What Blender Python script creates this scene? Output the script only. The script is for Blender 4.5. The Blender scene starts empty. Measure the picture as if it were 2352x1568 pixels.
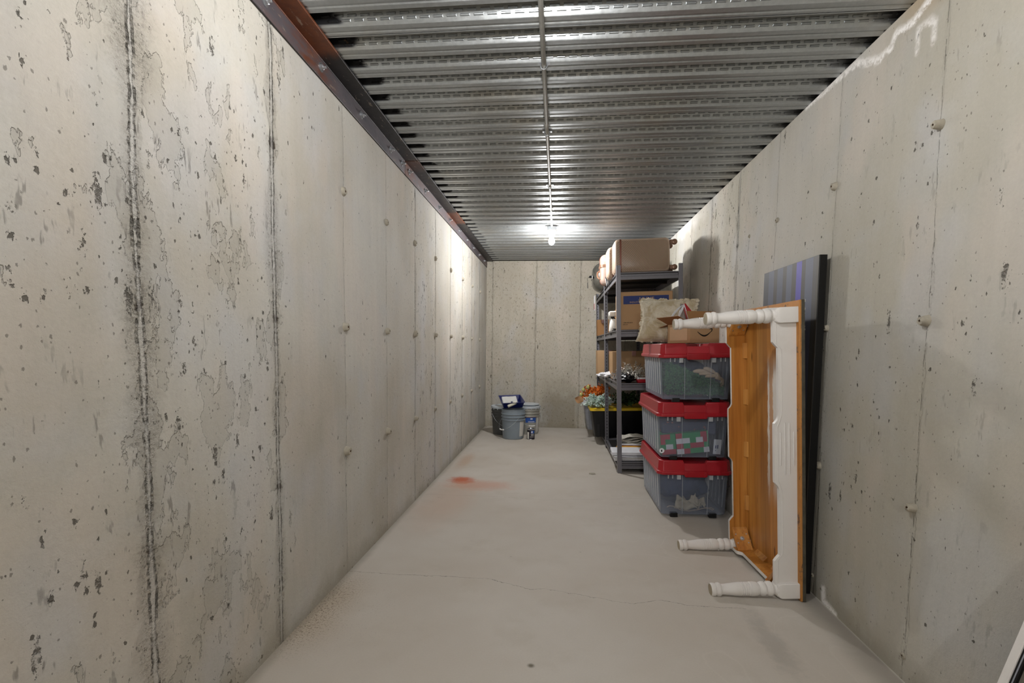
import bpy, bmesh, math, random
from mathutils import Vector, Matrix, noise as mnoise
R=math.radians; PI=math.pi; rnd=random.Random(7)
scene=bpy.context.scene; COL=scene.collection

# ---------------------------------------------------------------- room numbers (metres)
XL,XR,YB,YF,H=-1.085,1.284,7.305,-4.4,2.486
S0,DS=1.178,.6114          # form-panel joints along the walls

# ---------------------------------------------------------------- mesh helper
class MB:
    def __init__(s): s.v=[];s.f=[];s.m=[];s.mi=0;s.M=Matrix.Identity(4)
    def vert(s,p): s.v.append(tuple(s.M@Vector(p))); return len(s.v)-1
    def face(s,ids): s.f.append(tuple(ids)); s.m.append(s.mi)
    def box(s,x0,y0,z0,x1,y1,z1):
        i=[s.vert(p) for p in ((x0,y0,z0),(x1,y0,z0),(x1,y1,z0),(x0,y1,z0),(x0,y0,z1),(x1,y0,z1),(x1,y1,z1),(x0,y1,z1))]
        for q in ((3,2,1,0),(4,5,6,7),(0,1,5,4),(1,2,6,5),(2,3,7,6),(3,0,4,7)): s.face([i[k] for k in q])
        return s
    def loft(s,rings,cap0=True,cap1=True,closed=True):
        ids=[[s.vert(p) for p in r] for r in rings]; n=len(rings[0])
        for a,b in zip(ids,ids[1:]):
            for k in range(n if closed else n-1): s.face((a[k],a[(k+1)%n],b[(k+1)%n],b[k]))
        if cap0: s.face(ids[0][::-1])
        if cap1: s.face(ids[-1])
        return s
    def prism(s,poly,axis,a,b):
        def P(p,t):
            return {'x':(t,p[0],p[1]),'y':(p[0],t,p[1]),'z':(p[0],p[1],t)}[axis]
        return s.loft([[P(p,a) for p in poly],[P(p,b) for p in poly]])
    def lathe(s,prof,n=28,cap0=True,cap1=True):    # prof (r,z) about local z
        rings=[[(r*math.cos(2*PI*k/n),r*math.sin(2*PI*k/n),z) for k in range(n)] for r,z in prof]
        return s.loft(rings,cap0,cap1)
    def tube(s,pts,r,n=10,cap=True,rs=None):
        pts=[Vector(p) for p in pts]; rings=[]; up=None
        for i,p in enumerate(pts):
            t=(pts[min(i+1,len(pts)-1)]-pts[max(i-1,0)]).normalized()
            if up is None: up=t.orthogonal().normalized()
            up=(up-t*up.dot(t)).normalized(); w=t.cross(up); rr=rs[i] if rs else r
            rings.append([tuple(p+(up*math.cos(2*PI*k/n)+w*math.sin(2*PI*k/n))*rr) for k in range(n)])
        return s.loft(rings,cap,cap)
    def grid(s,fn,nu,nv):
        ids=[[s.vert(fn(i/nu,j/nv)) for j in range(nv+1)] for i in range(nu+1)]
        for i in range(nu):
            for j in range(nv): s.face((ids[i][j],ids[i+1][j],ids[i+1][j+1],ids[i][j+1]))
        return s
    def build(s,name,mats,parent=None,bevel=0,seg=2,smooth=35,sub=0,solid=0):
        me=bpy.data.meshes.new(name); me.from_pydata(s.v,[],s.f); me.update()
        if not isinstance(mats,(list,tuple)): mats=[mats]
        for m in mats: me.materials.append(m)
        if len(mats)>1: me.polygons.foreach_set('material_index',s.m)
        bm=bmesh.new(); bm.from_mesh(me); bmesh.ops.recalc_face_normals(bm,faces=bm.faces); bm.to_mesh(me); bm.free()
        if smooth:
            me.shade_smooth()
            me.set_sharp_from_angle(angle=R(smooth))
        o=bpy.data.objects.new(name,me); COL.objects.link(o)
        if parent: o.parent=parent
        if solid:
            d=o.modifiers.new('s','SOLIDIFY'); d.thickness=solid; d.offset=0
        if bevel:
            b=o.modifiers.new('b','BEVEL'); b.width=bevel; b.segments=seg; b.limit_method='ANGLE'; b.angle_limit=R(40)
        if sub:
            b=o.modifiers.new('u','SUBSURF'); b.levels=sub; b.render_levels=sub
        return o
def rrect(x0,y0,x1,y1,r,n=5):
    out=[]
    for cx,cy,a in ((x1-r,y0+r,-90),(x1-r,y1-r,0),(x0+r,y1-r,90),(x0+r,y0+r,180)):
        for k in range(n+1):
            t=R(a+90*k/n); out.append((cx+r*math.cos(t),cy+r*math.sin(t)))
    return out
def tag(o,label,cat,group=None,kind=None):
    o['label']=label; o['category']=cat
    if group: o['group']=group
    if kind: o['kind']=kind
    return o
def thing(name,label,cat,M=None,group=None):
    o=bpy.data.objects.new(name,None); COL.objects.link(o); o.empty_display_size=.05
    if M is not None: o.matrix_world=M
    return tag(o,label,cat,group)
def struct(o): o['kind']='structure'; return o
def T(x,y,z,rz=0,ry=0,rx=0):
    return Matrix.Translation((x,y,z))@Matrix.Rotation(rz,4,'Z')@Matrix.Rotation(ry,4,'Y')@Matrix.Rotation(rx,4,'X')
def text(name,body,size,M,mat,parent,sx=1,align='LEFT',bold=0,depth=.0004,label=None):
    c=bpy.data.curves.new(name,'FONT'); c.body=body; c.size=size; c.align_x=align; c.offset=bold; c.extrude=depth
    t=bpy.data.objects.new(name+'_c',c); COL.objects.link(t)
    bpy.context.view_layer.update()
    me=bpy.data.meshes.new_from_object(t.evaluated_get(bpy.context.evaluated_depsgraph_get()))
    bpy.data.objects.remove(t); me.materials.clear(); me.materials.append(mat)
    me.transform(M@Matrix.Diagonal((sx,1,1,1)))
    o=bpy.data.objects.new(name,me); COL.objects.link(o); o.parent=parent
    if label: o['label']=label
    return o

# ---------------------------------------------------------------- node helper
def lin(h):
    h=h.lstrip('#'); c=[int(h[i:i+2],16)/255 for i in (0,2,4)]
    return tuple((x/12.92 if x<=.04045 else ((x+.055)/1.055)**2.4) for x in c)+(1,)
class G:
    def __init__(s,name):
        s.mat=bpy.data.materials.new(name); s.mat.use_nodes=True; s.t=s.mat.node_tree; s.t.nodes.clear()
        s.o=s.t.nodes.new('ShaderNodeOutputMaterial'); s.p=None
    def n(s,ty,ins=(),out=0,**kw):
        d=s.t.nodes.new(ty)
        for k,v in kw.items(): setattr(d,k,v)
        it=ins.items() if isinstance(ins,dict) else enumerate(ins)
        for k,v in it:
            if v is None: continue
            if isinstance(v,bpy.types.NodeSocket): s.t.links.new(v,d.inputs[k])
            else: d.inputs[k].default_value=v
        return d.outputs[out]
    def m(s,op,a,b=None,c=None): return s.n('ShaderNodeMath',[a,b,c],operation=op)
    def add(s,a,b): return s.m('ADD',a,b)
    def sub(s,a,b): return s.m('SUBTRACT',a,b)
    def mul(s,a,b): return s.m('MULTIPLY',a,b)
    def mx(s,a,b): return s.m('MAXIMUM',a,b)
    def mn(s,a,b): return s.m('MINIMUM',a,b)
    def ss(s,x,a,b): # smoothstep a->b
        return s.n('ShaderNodeMapRange',[x,a,b,0.,1.],interpolation_type='SMOOTHSTEP')
    def ab(s,a): return s.m('ABSOLUTE',a)
    def pos(s):
        p=s.n('ShaderNodeTexCoord',out=3); return p
    def sep(s,p):
        d=s.t.nodes.new('ShaderNodeSeparateXYZ'); s.t.links.new(p,d.inputs[0]); return d.outputs
    def vec(s,x,y,z=0.): return s.n('ShaderNodeCombineXYZ',[x,y,z])
    def noise(s,v,sc=5.,det=4.,ro=.5,dist=0.): return s.n('ShaderNodeTexNoise',{'Vector':v,'Scale':sc,'Detail':det,'Roughness':ro,'Distortion':dist})
    def voro(s,v,sc=1.,out=0,feature='F1',rnd=1.): return s.n('ShaderNodeTexVoronoi',{'Vector':v,'Scale':sc,'Randomness':rnd},out=out,feature=feature)
    def voro2(s,v):
        d=s.t.nodes.new('ShaderNodeTexVoronoi'); d.inputs['Scale'].default_value=1.; s.t.links.new(v,d.inputs['Vector']); return d.outputs[0],s.sep(d.outputs[1])
    def mix(s,f,a,b,bt='MIX'):
        d=s.t.nodes.new('ShaderNodeMix'); d.data_type='RGBA'; d.blend_type=bt; d.clamp_factor=True
        for k,v in ((0,f),(6,a),(7,b)):
            if isinstance(v,bpy.types.NodeSocket): s.t.links.new(v,d.inputs[k])
            else: d.inputs[k].default_value=v
        return d.outputs[2]
    def ramp(s,x,pts,interp='LINEAR'):
        d=s.t.nodes.new('ShaderNodeValToRGB'); cr=d.color_ramp; cr.interpolation=interp
        while len(cr.elements)<len(pts): cr.elements.new(1)
        for e,(p,c) in zip(cr.elements,pts):
            e.position=p; e.color=c if isinstance(c,tuple) else (c,c,c,1)
        s.t.links.new(x,d.inputs[0]); return d.outputs[0]
    def prof(s,u,a,b,pts,interp='LINEAR'):
        return s.ramp(s.m('DIVIDE',s.sub(u,a),b-a),[((p-a)/(b-a),v) for p,v in pts],interp)
    def gray(s,x): return s.vec(x,x,x)
    def bump(s,h,dist=.005,st=1.,nrm=None):
        return s.n('ShaderNodeBump',{'Height':h,'Distance':dist,'Strength':st,'Normal':nrm})
    def bsdf(s,col,rough=.6,metal=0.,spec=.5,normal=None,**kw):
        ins={'Base Color':col,'Roughness':rough,'Metallic':metal,'Specular IOR Level':spec}
        if normal is not None: ins['Normal']=normal
        ins.update(kw)
        s.p=s.n('ShaderNodeBsdfPrincipled',ins); return s.p
    def out(s,sh=None): s.t.links.new(sh or s.p,s.o.inputs[0]); return s.mat
# segment distance group
sg=bpy.data.node_groups.new('segment_distance','ShaderNodeTree')
for nm,io,ty in (('P','INPUT','NodeSocketVector'),('A','INPUT','NodeSocketVector'),('B','INPUT','NodeSocketVector'),('D','OUTPUT','NodeSocketFloat')):
    sg.interface.new_socket(nm,in_out=io,socket_type=ty)
gi=sg.nodes.new('NodeGroupInput'); go=sg.nodes.new('NodeGroupOutput')
def VM(op,*ins,out=0):
    d=sg.nodes.new('ShaderNodeVectorMath'); d.operation=op
    for k,v in enumerate(ins): sg.links.new(v,d.inputs['Scale' if op=='SCALE' and k==1 else k])
    return d.outputs[out]
ba=VM('SUBTRACT',gi.outputs[2],gi.outputs[1]); pa=VM('SUBTRACT',gi.outputs[0],gi.outputs[1])
dv=sg.nodes.new('ShaderNodeMath'); dv.operation='DIVIDE'; dv.use_clamp=True
sg.links.new(VM('DOT_PRODUCT',pa,ba,out=1),dv.inputs[0]); sg.links.new(VM('DOT_PRODUCT',ba,ba,out=1),dv.inputs[1])
sg.links.new(VM('LENGTH',VM('SUBTRACT',pa,VM('SCALE',ba,dv.outputs[0])),out=1),go.inputs[0])
def poly_dist(g,P,pts):
    res=None
    for a,b in zip(pts,pts[1:]):
        d=g.t.nodes.new('ShaderNodeGroup'); d.node_tree=sg; g.t.links.new(P,d.inputs[0])
        d.inputs[1].default_value=(a[0],a[1],0); d.inputs[2].default_value=(b[0],b[1],0)
        res=d.outputs[0] if res is None else g.mn(res,d.outputs[0])
    return res

def simple(name,hexc,rough=.6,metal=0.,spec=.5,var=.06,scale=12.,bump=0.,**kw):
    g=G(name); p=g.pos(); n=g.noise(p,scale,4.,.6)
    c=lin(hexc); f=g.n('ShaderNodeMapRange',[n,.3,.7,1-var,1+var])
    col=g.mix(1.,c,g.gray(f),'MULTIPLY')
    nr=g.bump(g.noise(p,scale*12,3.,.6),.002,bump) if bump else None
    g.bsdf(col,rough,metal,spec,nr,**kw); return g.out()

# ---------------------------------------------------------------- concrete
def concrete(name,axis,s0,ds,tone,seamS,pitD,flakeD,seed,lo=.8,hi=7.4,extra=None,mottle=.12):
    g=G(name); P=g.pos(); x,y,z=g.sep(P)[:3]; u=y if axis=='Y' else x; v=z
    sd=float(seed)
    w1=g.mul(g.sub(g.noise(g.vec(g.mul(u,1.2),g.mul(v,1.6),sd),1.,2.),.5),.035)
    w2=g.mul(g.sub(g.noise(g.vec(g.mul(u,14.),g.mul(v,16.),sd+3),1.,2.,.6),.5),.012)
    uu=g.add(u,g.add(w1,w2))
    t=g.m('DIVIDE',g.sub(uu,s0),ds)
    fr=g.sub(g.m('FRACT',g.add(t,.5)),.5); d=g.mul(g.ab(fr),ds)
    pidx=g.m('FLOOR',t); sidx=g.m('FLOOR',g.add(t,.5))
    prnd=g.n('ShaderNodeTexWhiteNoise',{'W':g.add(pidx,sd)},noise_dimensions='1D')
    S=g.prof(u,lo,hi,seamS); D=g.prof(u,lo,hi,pitD); F=g.prof(u,lo,hi,flakeD)
    # noises
    big=g.noise(g.vec(g.mul(u,1.),g.mul(v,.7),sd),1.3,2.,.55)
    blot=g.noise(g.vec(u,v,sd+9),4.5,4.,.6)
    streak=g.noise(g.vec(g.mul(u,16.),g.mul(v,.9),sd+5),1.,4.,.6)
    fine=g.noise(g.vec(u,v,sd),90.,2.,.7)
    grit=g.noise(g.vec(u,v,sd+2),38.,4.,.75)
    clump=g.ss(g.noise(g.vec(u,g.mul(v,.8),sd+20),2.6,3.,.6),.42,.62)
    rag0=g.ss(grit,.35,.6)
    # seam line
    lw=g.add(.0016,g.mul(g.mul(S,.007),g.ss(g.noise(g.vec(g.mul(u,2.),g.mul(v,5.),sd+1),1.,4.),.35,.7)))
    dbl=g.ss(S,.42,.5)
    dn=g.add(d,g.mul(S,g.add(g.mul(g.sub(grit,.5),.016),g.mul(g.sub(blot,.5),.022))))
    dl2=g.ab(g.sub(dn,.010))
    dline=g.add(g.mul(dn,g.sub(1.,dbl)),g.mul(dl2,dbl))
    lw=g.mul(lw,g.sub(1.,g.mul(dbl,.35)))
    line=g.sub(1.,g.ss(dline,g.mul(lw,.7),g.mul(lw,1.15)))
    ridge=g.mul(g.sub(1.,g.ss(dn,.003,.009)),dbl)
    line=g.mul(line,g.ss(g.noise(g.vec(0.,g.mul(v,13.),g.add(sidx,sd)),1.,3.,.8),.42,.58)); line=g.mul(line,g.add(.45,g.mul(rag0,1.)))
    line=g.mul(line,g.m('MINIMUM',1.,g.add(.45,S)))
    bw=g.add(.004,g.mul(S,g.add(.022,g.mul(g.ss(g.noise(g.vec(sd,g.mul(v,2.2),sidx),1.,3.),.38,.66),.085))))
    dd=g.add(d,g.mul(g.sub(blot,.5),.05)); dd=g.add(dd,g.mul(g.sub(grit,.5),.02))
    band=g.mul(g.sub(1.,g.ss(dd,g.mul(bw,.35),bw)),g.m('MINIMUM',1.,g.mul(S,3.)))
    # form-tie areas
    tz=g.mul(g.ab(g.sub(g.m('FRACT',g.m('DIVIDE',g.add(v,.34),.655)),.5)),.655)
    rr=g.m('SQRT',g.add(g.m('POWER',d,2.),g.m('POWER',tz,2.)))
    rr=g.add(rr,g.mul(g.sub(blot,.5),.12)); rr=g.add(rr,g.mul(g.sub(grit,.5),.03))
    tie=g.mul(g.sub(1.,g.ss(rr,.01,g.add(.022,g.mul(S,.058)))),g.m('MINIMUM',1.,g.add(.35,S)))
    # pits: rounded bug holes and long laitance tears
    rag=g.ss(g.noise(g.vec(g.mul(u,95.),g.mul(v,60.),sd+6),1.,3.,.75),.3,.7)
    def pits(su,sv,dens,k,rmax):
        vv=g.vec(g.add(g.mul(u,su),g.mul(g.sub(grit,.5),.35)),g.add(g.mul(v,sv),g.mul(g.sub(fine,.5),.4)),sd+k)
        dist,r=g.voro2(vv); dist=g.mul(dist,g.add(.45,g.mul(rag,1.25)))
        rad=g.mul(g.mul(g.m('POWER',r[0],2.2),rmax),g.ss(r[1],g.sub(1.,dens),g.sub(1.02,dens)))
        return g.sub(1.,g.ss(dist,g.mul(rad,.72),g.add(rad,.008)))
    dl=g.m('MULTIPLY',D,g.add(.25,clump))
    dh=g.m('POWER',D,1.6); hat0=g.noise(g.vec(g.mul(u,70.),g.mul(v,60.),sd+71),1.,3.,.7)
    p1=pits(52.,34.,g.mul(dl,.42),0.,.36)
    p2=pits(27.,9.,g.mul(g.mul(dl,dh),.75),4.,.36)
    p3=pits(120.,90.,g.mul(D,.32),8.,.42)
    p2=g.mul(p2,g.ss(grit,.36,.58))
    tear=g.mul(g.mul(g.ss(g.noise(g.vec(g.mul(u,26.),g.mul(v,6.5),sd+41),1.,3.,.7),.60,.66),dh),g.mul(g.ss(blot,.42,.6),.8))
    mot=g.mul(g.ss(g.noise(g.vec(g.mul(u,38.),g.mul(v,24.),sd+44),1.,3.,.75),.54,.64),mottle)
    pbig=g.mx(p1,p2)
    p5=g.mul(pits(19.,15.,g.mul(g.mul(clump,F),.30),14.,.30),g.ss(hat0,.46,.54))
    pit=g.mx(g.mx(g.mx(p1,p5),p2),g.mul(p3,.7))
    pit=g.mx(pit,tear)
    # flaked skin: stepped patches with thin dark rims
    fn=g.noise(g.vec(g.mul(u,7.),g.mul(v,3.6),sd+30),1.,6.,.62)
    th=g.sub(.74,g.mul(F,.215)); fp=g.ss(fn,th,g.add(th,.012))
    rim=g.mul(g.mul(fp,g.sub(1.,fp)),4.)
    fp=g.mul(fp,g.m('MINIMUM',1.,g.mul(F,2.)))
    rimS=g.mul(g.mul(rim,g.m('MINIMUM',1.,g.mul(F,2.))),g.ss(blot,.4,.6))
    # colour
    ca,cb,cc=tone
    col=g.mix(g.ss(big,.35,.68),lin(ca),lin(cb))
    col=g.mix(g.mul(g.ss(blot,.45,.75),.45),col,lin(cc))
    col=g.mix(g.mul(g.ss(g.noise(g.vec(u,g.mul(v,.5),sd+60),3.2,2.,.6),.5,.66),.28),col,lin('#c9bdb1'))
    col=g.mix(g.mul(g.ss(g.noise(g.vec(u,g.mul(v,.5),sd+66),2.4,2.,.6),.52,.68),.3),col,lin('#b7bac0'))
    k=g.add(g.add(.955,g.mul(prnd,.07)),g.mul(g.sub(streak,.5),.16))
    k=g.add(k,g.mul(g.sub(fine,.5),.13)); k=g.add(k,g.mul(g.sub(grit,.5),.10))
    col=g.mix(1.,col,g.gray(k),'MULTIPLY')
    col=g.mix(g.mul(mot,.5),col,lin('#857b66'))
    col=g.mix(g.mul(fp,.24),col,lin('#8f8b80'))
    col=g.mix(g.mul(rimS,.38),col,lin('#5f5b53'))
    hat=g.ss(g.noise(g.vec(g.mul(u,55.),g.mul(v,120.),sd+51),1.,3.,.7),.50,.60)
    hat2=g.ss(g.noise(g.vec(u,v,sd+52),75.,3.,.8),.52,.58)
    gb=g.mul(band,g.add(.16,g.add(g.mul(hat,.17),g.mul(g.mul(hat2,g.ss(grit,.4,.55)),.36))))
    col=g.mix(gb,col,lin('#77736a'))
    col=g.mix(g.mul(tie,g.add(.22,g.add(g.mul(hat,.15),g.mul(hat2,.42)))),col,lin('#6f6b60'))
    col=g.mix(g.mul(pit,.82),col,lin('#464139'))
    core=g.mul(g.sub(1.,g.ss(g.add(rr,g.mul(g.sub(rag,.5),.012)),.006,.016)),g.ss(S,.42,.5))
    col=g.mix(g.mul(core,.9),col,lin('#352a20'))
    col=g.mix(g.mul(ridge,.35),col,lin('#c9c7c2'))
    col=g.mix(g.mul(line,.6),col,lin('#4d4a44'))
    # darker brownish tint towards the foot of the wall
    foot=g.mul(g.sub(1.,g.ss(g.add(v,g.mul(g.sub(blot,.5),.25)),.0,.12)),.45)
    col=g.mix(foot,col,lin('#8a8372'))
    if extra: col=extra(g,u,v,col,blot,grit,fine)
    h=g.mul(grit,.40); h=g.sub(h,g.mul(pbig,1.3)); h=g.sub(h,g.mul(line,1.6)); h=g.add(h,g.mul(ridge,1.2))
    h=g.sub(h,g.mul(fp,.7)); h=g.sub(h,g.mul(band,g.mul(grit,2.2)))
    nr=g.bump(h,.0065,.9)
    g.bsdf(col,.88,0.,.25,nr); return g.out()

def stain_right(g,u,v,col,blot,grit,fine):
    P=g.vec(g.add(u,g.mul(g.sub(blot,.5),.05)),g.add(v,g.mul(g.sub(grit,.5),.05)))
    a=poly_dist(g,P,[(1.80,2.50),(1.943,2.445),(2.009,2.422),(2.056,2.424),(2.11,2.437),(2.132,2.40),(2.204,2.395),(2.28,2.43),(2.357,2.468),(2.53,2.478),(2.8,2.484)])
    b=poly_dist(g,P,[(1.984,2.30),(1.99,2.375),(1.93,2.37),(1.906,2.35),(1.902,2.29)])
    m=g.mx(g.sub(1.,g.ss(a,.004,.024)),g.mul(g.sub(1.,g.ss(b,.002,.022)),.7))
    m=g.mul(m,g.add(.35,g.mul(g.ss(grit,.35,.6),.65)))
    m=g.mx(m,g.mul(g.sub(1.,g.ss(poly_dist(g,P,[(2.27,.0),(2.37,.015),(2.38,.07)]),.006,.03)),g.ss(grit,.35,.5)))
    br=g.mul(g.sub(1.,g.ss(g.add(u,g.mul(g.sub(blot,.5),.3)),1.9,2.25)),g.ss(v,2.36,2.47))
    col=g.mix(g.mul(br,.55),col,lin('#9c8258'))
    # white lime run-off along the top further back
    far=g.mul(g.ss(u,4.3,5.2),g.ss(g.add(v,g.mul(g.sub(blot,.5),.2)),2.33,2.44))
    col=g.mix(g.mul(far,.6),col,lin('#e6e4e0'))
    return g.mix(m,col,lin('#efece8'))
def stain_back(g,u,v,col,blot,grit,fine):
    m=g.mul(g.mul(g.ss(g.add(u,g.mul(g.sub(blot,.5),.5)),-.32,-.1),g.sub(1.,g.ss(u,.24,.33))),g.sub(1.,g.ss(g.add(v,g.mul(g.sub(blot,.5),.9)),.25,.95)))
    return g.mix(g.mul(m,g.add(.3,g.mul(grit,.5))),col,lin('#7a7160'))

M_wl=concrete('concrete_left','Y',S0,DS,('#b0aa9e','#c1beb6','#b7b7b6'),
  [(.8,.5),(1.1,1.),(1.3,1.),(1.55,.45),(1.7,.55),(1.9,.55),(2.2,.08),(2.9,.10),(3.3,.12),(3.6,.32),(4.4,.35),(4.9,.30),(5.6,.45),(7.3,.3)],
  [(.8,.85),(1.5,.8),(1.8,.62),(1.95,.22),(2.6,.2),(3.0,.28),(3.58,.4),(3.66,1.),(4.22,1.),(4.30,.35),(4.86,.3),(4.94,.9),(5.5,.9),(7.3,.7)],
  [(.8,.55),(1.05,.7),(1.2,1.),(1.4,1.),(1.6,.75),(1.88,.75),(1.95,.05),(4.8,.05),(5.,.6),(5.5,.5),(7.3,.3)],3)
M_wr=concrete('concrete_right','Y',S0+.03,.6300,('#aea99c','#bdb9b0','#b4b3ae'),
  [(.8,.08),(1.75,.10),(1.95,.09),(2.4,.05),(3.2,.1),(3.45,.6),(3.7,.5),(4.2,.35),(5.,.3),(7.3,.3)],
  [(.8,.6),(1.9,.5),(2.6,.4),(3.2,.4),(3.5,.7),(3.56,1.),(4.3,1.),(4.5,.6),(7.3,.6)],
  [(.8,.12),(3.3,.05),(3.6,.45),(4.2,.4),(4.6,.1),(7.3,.1)],11,extra=stain_right,mottle=.06)
M_wb=concrete('concrete_back','X',-.994,.6585,('#aea799','#bab4a6','#b0aca2'),
  [(.8,.22),(1.,.22)],[(.8,.5),(1.,.5)],[(.8,.35),(1.,.35)],23,lo=-1.2,hi=1.4,extra=stain_back,mottle=.95)

def floor_mat():
    g=G('floor_concrete'); P=g.pos(); x,y,z=g.sep(P)[:3]
    n1=g.noise(P,.9,4.,.55); n2=g.noise(P,3.5,5.,.6); f=g.noise(P,140.,2.,.6); sp=g.noise(g.vec(g.mul(x,5.),g.mul(y,2.)),1.,4.)
    n3=g.noise(P,22.,5.,.7)
    col=g.mix(g.ss(n1,.35,.65),lin('#b8b0a5'),lin('#c1bbb2'))
    col=g.mix(g.mul(g.ss(n2,.5,.75),.35),col,lin('#aba294'))
    col=g.mix(1.,col,g.gray(g.add(.95,g.mul(f,.10))),'MULTIPLY')
    # faint lighter trowel swirls
    sw=g.sub(1.,g.ss(g.ab(g.sub(g.noise(g.vec(g.mul(x,1.4),g.mul(y,1.),4.),1.6,3.,.4,1.2),.52)),.0,.012))
    col=g.mix(g.mul(sw,g.mul(g.ss(x,.0,.6),.10)),col,lin('#d6d1c8'))
    Pj=g.vec(g.add(x,g.mul(g.sub(n3,.5),.03)),g.add(y,g.mul(g.sub(g.noise(P,11.,6.,.75),.5),.05)))
    c1=poly_dist(g,Pj,[(-1.1,2.42),(-.85,2.416),(-.55,2.43),(-.32,2.422),(-.11,2.342),(-.045,2.354),(.13,2.318),(.27,2.281),(.38,2.262),(.52,2.315),(.633,2.277),(.9,2.28)])
    c2=poly_dist(g,Pj,[(-1.05,3.80),(-.47,3.816),(-.085,3.777),(.435,3.87),(.79,3.95)])
    m=g.mul(g.sub(1.,g.ss(c1,.0006,.0022)),g.add(.35,g.mul(g.ss(n3,.4,.6),.5)))
    col=g.mix(m,col,lin('#5d574e'))
    col=g.mix(g.mul(g.sub(1.,g.ss(c2,.0008,.003)),.3),col,lin('#6d675c'))
    # orange chalk stain
    def blob(cx,cy,rx,ry,j=.5):
        dx=g.m('DIVIDE',g.sub(x,cx),rx); dy=g.m('DIVIDE',g.sub(y,cy),ry)
        r=g.m('SQRT',g.add(g.mul(dx,dx),g.mul(dy,dy))); r=g.add(r,g.mul(g.sub(n2,.5),j*2)); r=g.add(r,g.mul(g.sub(n3,.5),j*1.4)); return g.sub(1.,g.ss(r,.15,1.))
    col=g.mix(g.mul(blob(-.85,4.27,.17,.16),.95),col,lin('#b5552f'))
    col=g.mix(g.mul(blob(-.65,4.12,.42,.22),.42),col,lin('#bd7350'))
    col=g.mix(g.mul(blob(-.85,3.65,.3,.9,.3),.22),col,lin('#bd8a66'))
    # dirt along the left wall
    dl=g.add(g.sub(x,XL),g.mul(g.sub(n2,.5),.06))
    yy=g.mul(g.ss(y,1.6,1.95),g.sub(1.,g.ss(y,2.15,2.5)))
    spk=g.ss(g.noise(P,120.,4.,.85),.52,.60)
    near=g.sub(1.,g.ss(dl,.02,.28))
    col=g.mix(g.mul(g.mul(near,yy),.35),col,lin('#a58a63'))
    col=g.mix(g.mul(g.mul(g.mul(near,near),g.mul(yy,spk)),.95),col,lin('#4a3a2a'))
    col=g.mix(g.mul(g.mul(g.sub(1.,g.ss(dl,.0,.6)),g.mul(yy,g.ss(g.noise(P,150.,3.,.7),.63,.66))),.8),col,lin('#5a4632'))
    col=g.mix(g.mul(g.sub(1.,g.ss(dl,.0,.05)),.45),col,lin('#7d7566'))
    col=g.mix(g.mul(blob(-.95,5.0,.1,.5,.3),.4),col,lin('#a4784e'))
    # darker grey band along the right wall
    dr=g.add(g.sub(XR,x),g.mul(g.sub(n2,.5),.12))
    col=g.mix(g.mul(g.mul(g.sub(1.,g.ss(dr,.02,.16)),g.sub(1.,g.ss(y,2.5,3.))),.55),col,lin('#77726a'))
    col=g.mix(g.mul(g.sub(1.,g.ss(g.sub(XR,x),.0,.012)),.5),col,lin('#cfcac2'))
    col=g.mix(g.mul(blob(.90,2.05,.08,.42,.9),.33),col,lin('#7f7b74'))  # table's cast shadow painted as a darker streak in the floor colour
    # spots
    col=g.mix(blob(-.078,1.76,.02,.018,.4),col,lin('#6d6658'))
    vo=g.voro(P,5.5); vc=g.sep(g.voro(P,5.5,out=1))[0]
    col=g.mix(g.mul(g.mul(g.sub(1.,g.ss(vo,.015,.05)),g.ss(vc,.6,.62)),.4),col,lin('#7c7566'))
    rough=g.add(.52,g.mul(n2,.3))
    h=g.add(g.mul(n3,.4),g.mul(f,.15)); g.bsdf(col,rough,0.,.35,g.bump(h,.0015,.6)); return g.out()
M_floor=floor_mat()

def deck_mat():
    g=G('galvanised_deck'); P=g.pos(); x,y,z=g.sep(P)[:3]
    sp=g.noise(P,55.,4.,.7); st=g.noise(g.vec(g.mul(x,2.5),g.mul(y,60.),g.mul(z,60.)),1.,4.,.6); b=g.noise(P,2.2,4.,.6)
    col=g.mix(sp,lin('#909496'),lin('#b9bdbe'))
    col=g.mix(g.mul(g.ss(b,.5,.7),.3),col,lin('#a39a86'))
    col=g.mix(1.,col,g.gray(g.add(.86,g.mul(st,.25))),'MULTIPLY')
    # warm dull tint on the recessed strips
    up=g.ss(z,H+.030,H+.045)
    col=g.mix(g.mul(up,.3),col,lin('#9a8f78'))
    # near-black tone towards both ends of the raised channels
    e=g.mul(g.sub(g.noise(g.vec(g.mul(x,5.),g.mul(y,90.),g.mul(z,30.)),1.,3.),.5),.11)
    lft=g.sub(1.,g.ss(g.add(x,e),XL+.165,XL+.20)); rgt=g.mul(g.ss(g.add(x,e),XR-.13,XR+.02),.8)
    pm=g.mul(g.mx(lft,rgt),g.ss(z,H+.004,H+.012))
    col=g.mix(pm,col,lin('#0d0e12'))
    rust=g.mul(g.ss(b,.62,.72),g.ss(sp,.55,.7))
    col=g.mix(g.mul(rust,.4),col,lin('#8b6844'))
    rough=g.add(.22,g.mul(sp,.24)); rough=g.mx(rough,g.mul(pm,.8))
    g.bsdf(col,rough,g.sub(.84,g.mul(pm,.84)),.5,g.bump(g.add(g.mul(sp,.3),st),.0006,.6)); return g.out()
M_deck=deck_mat()

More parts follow.
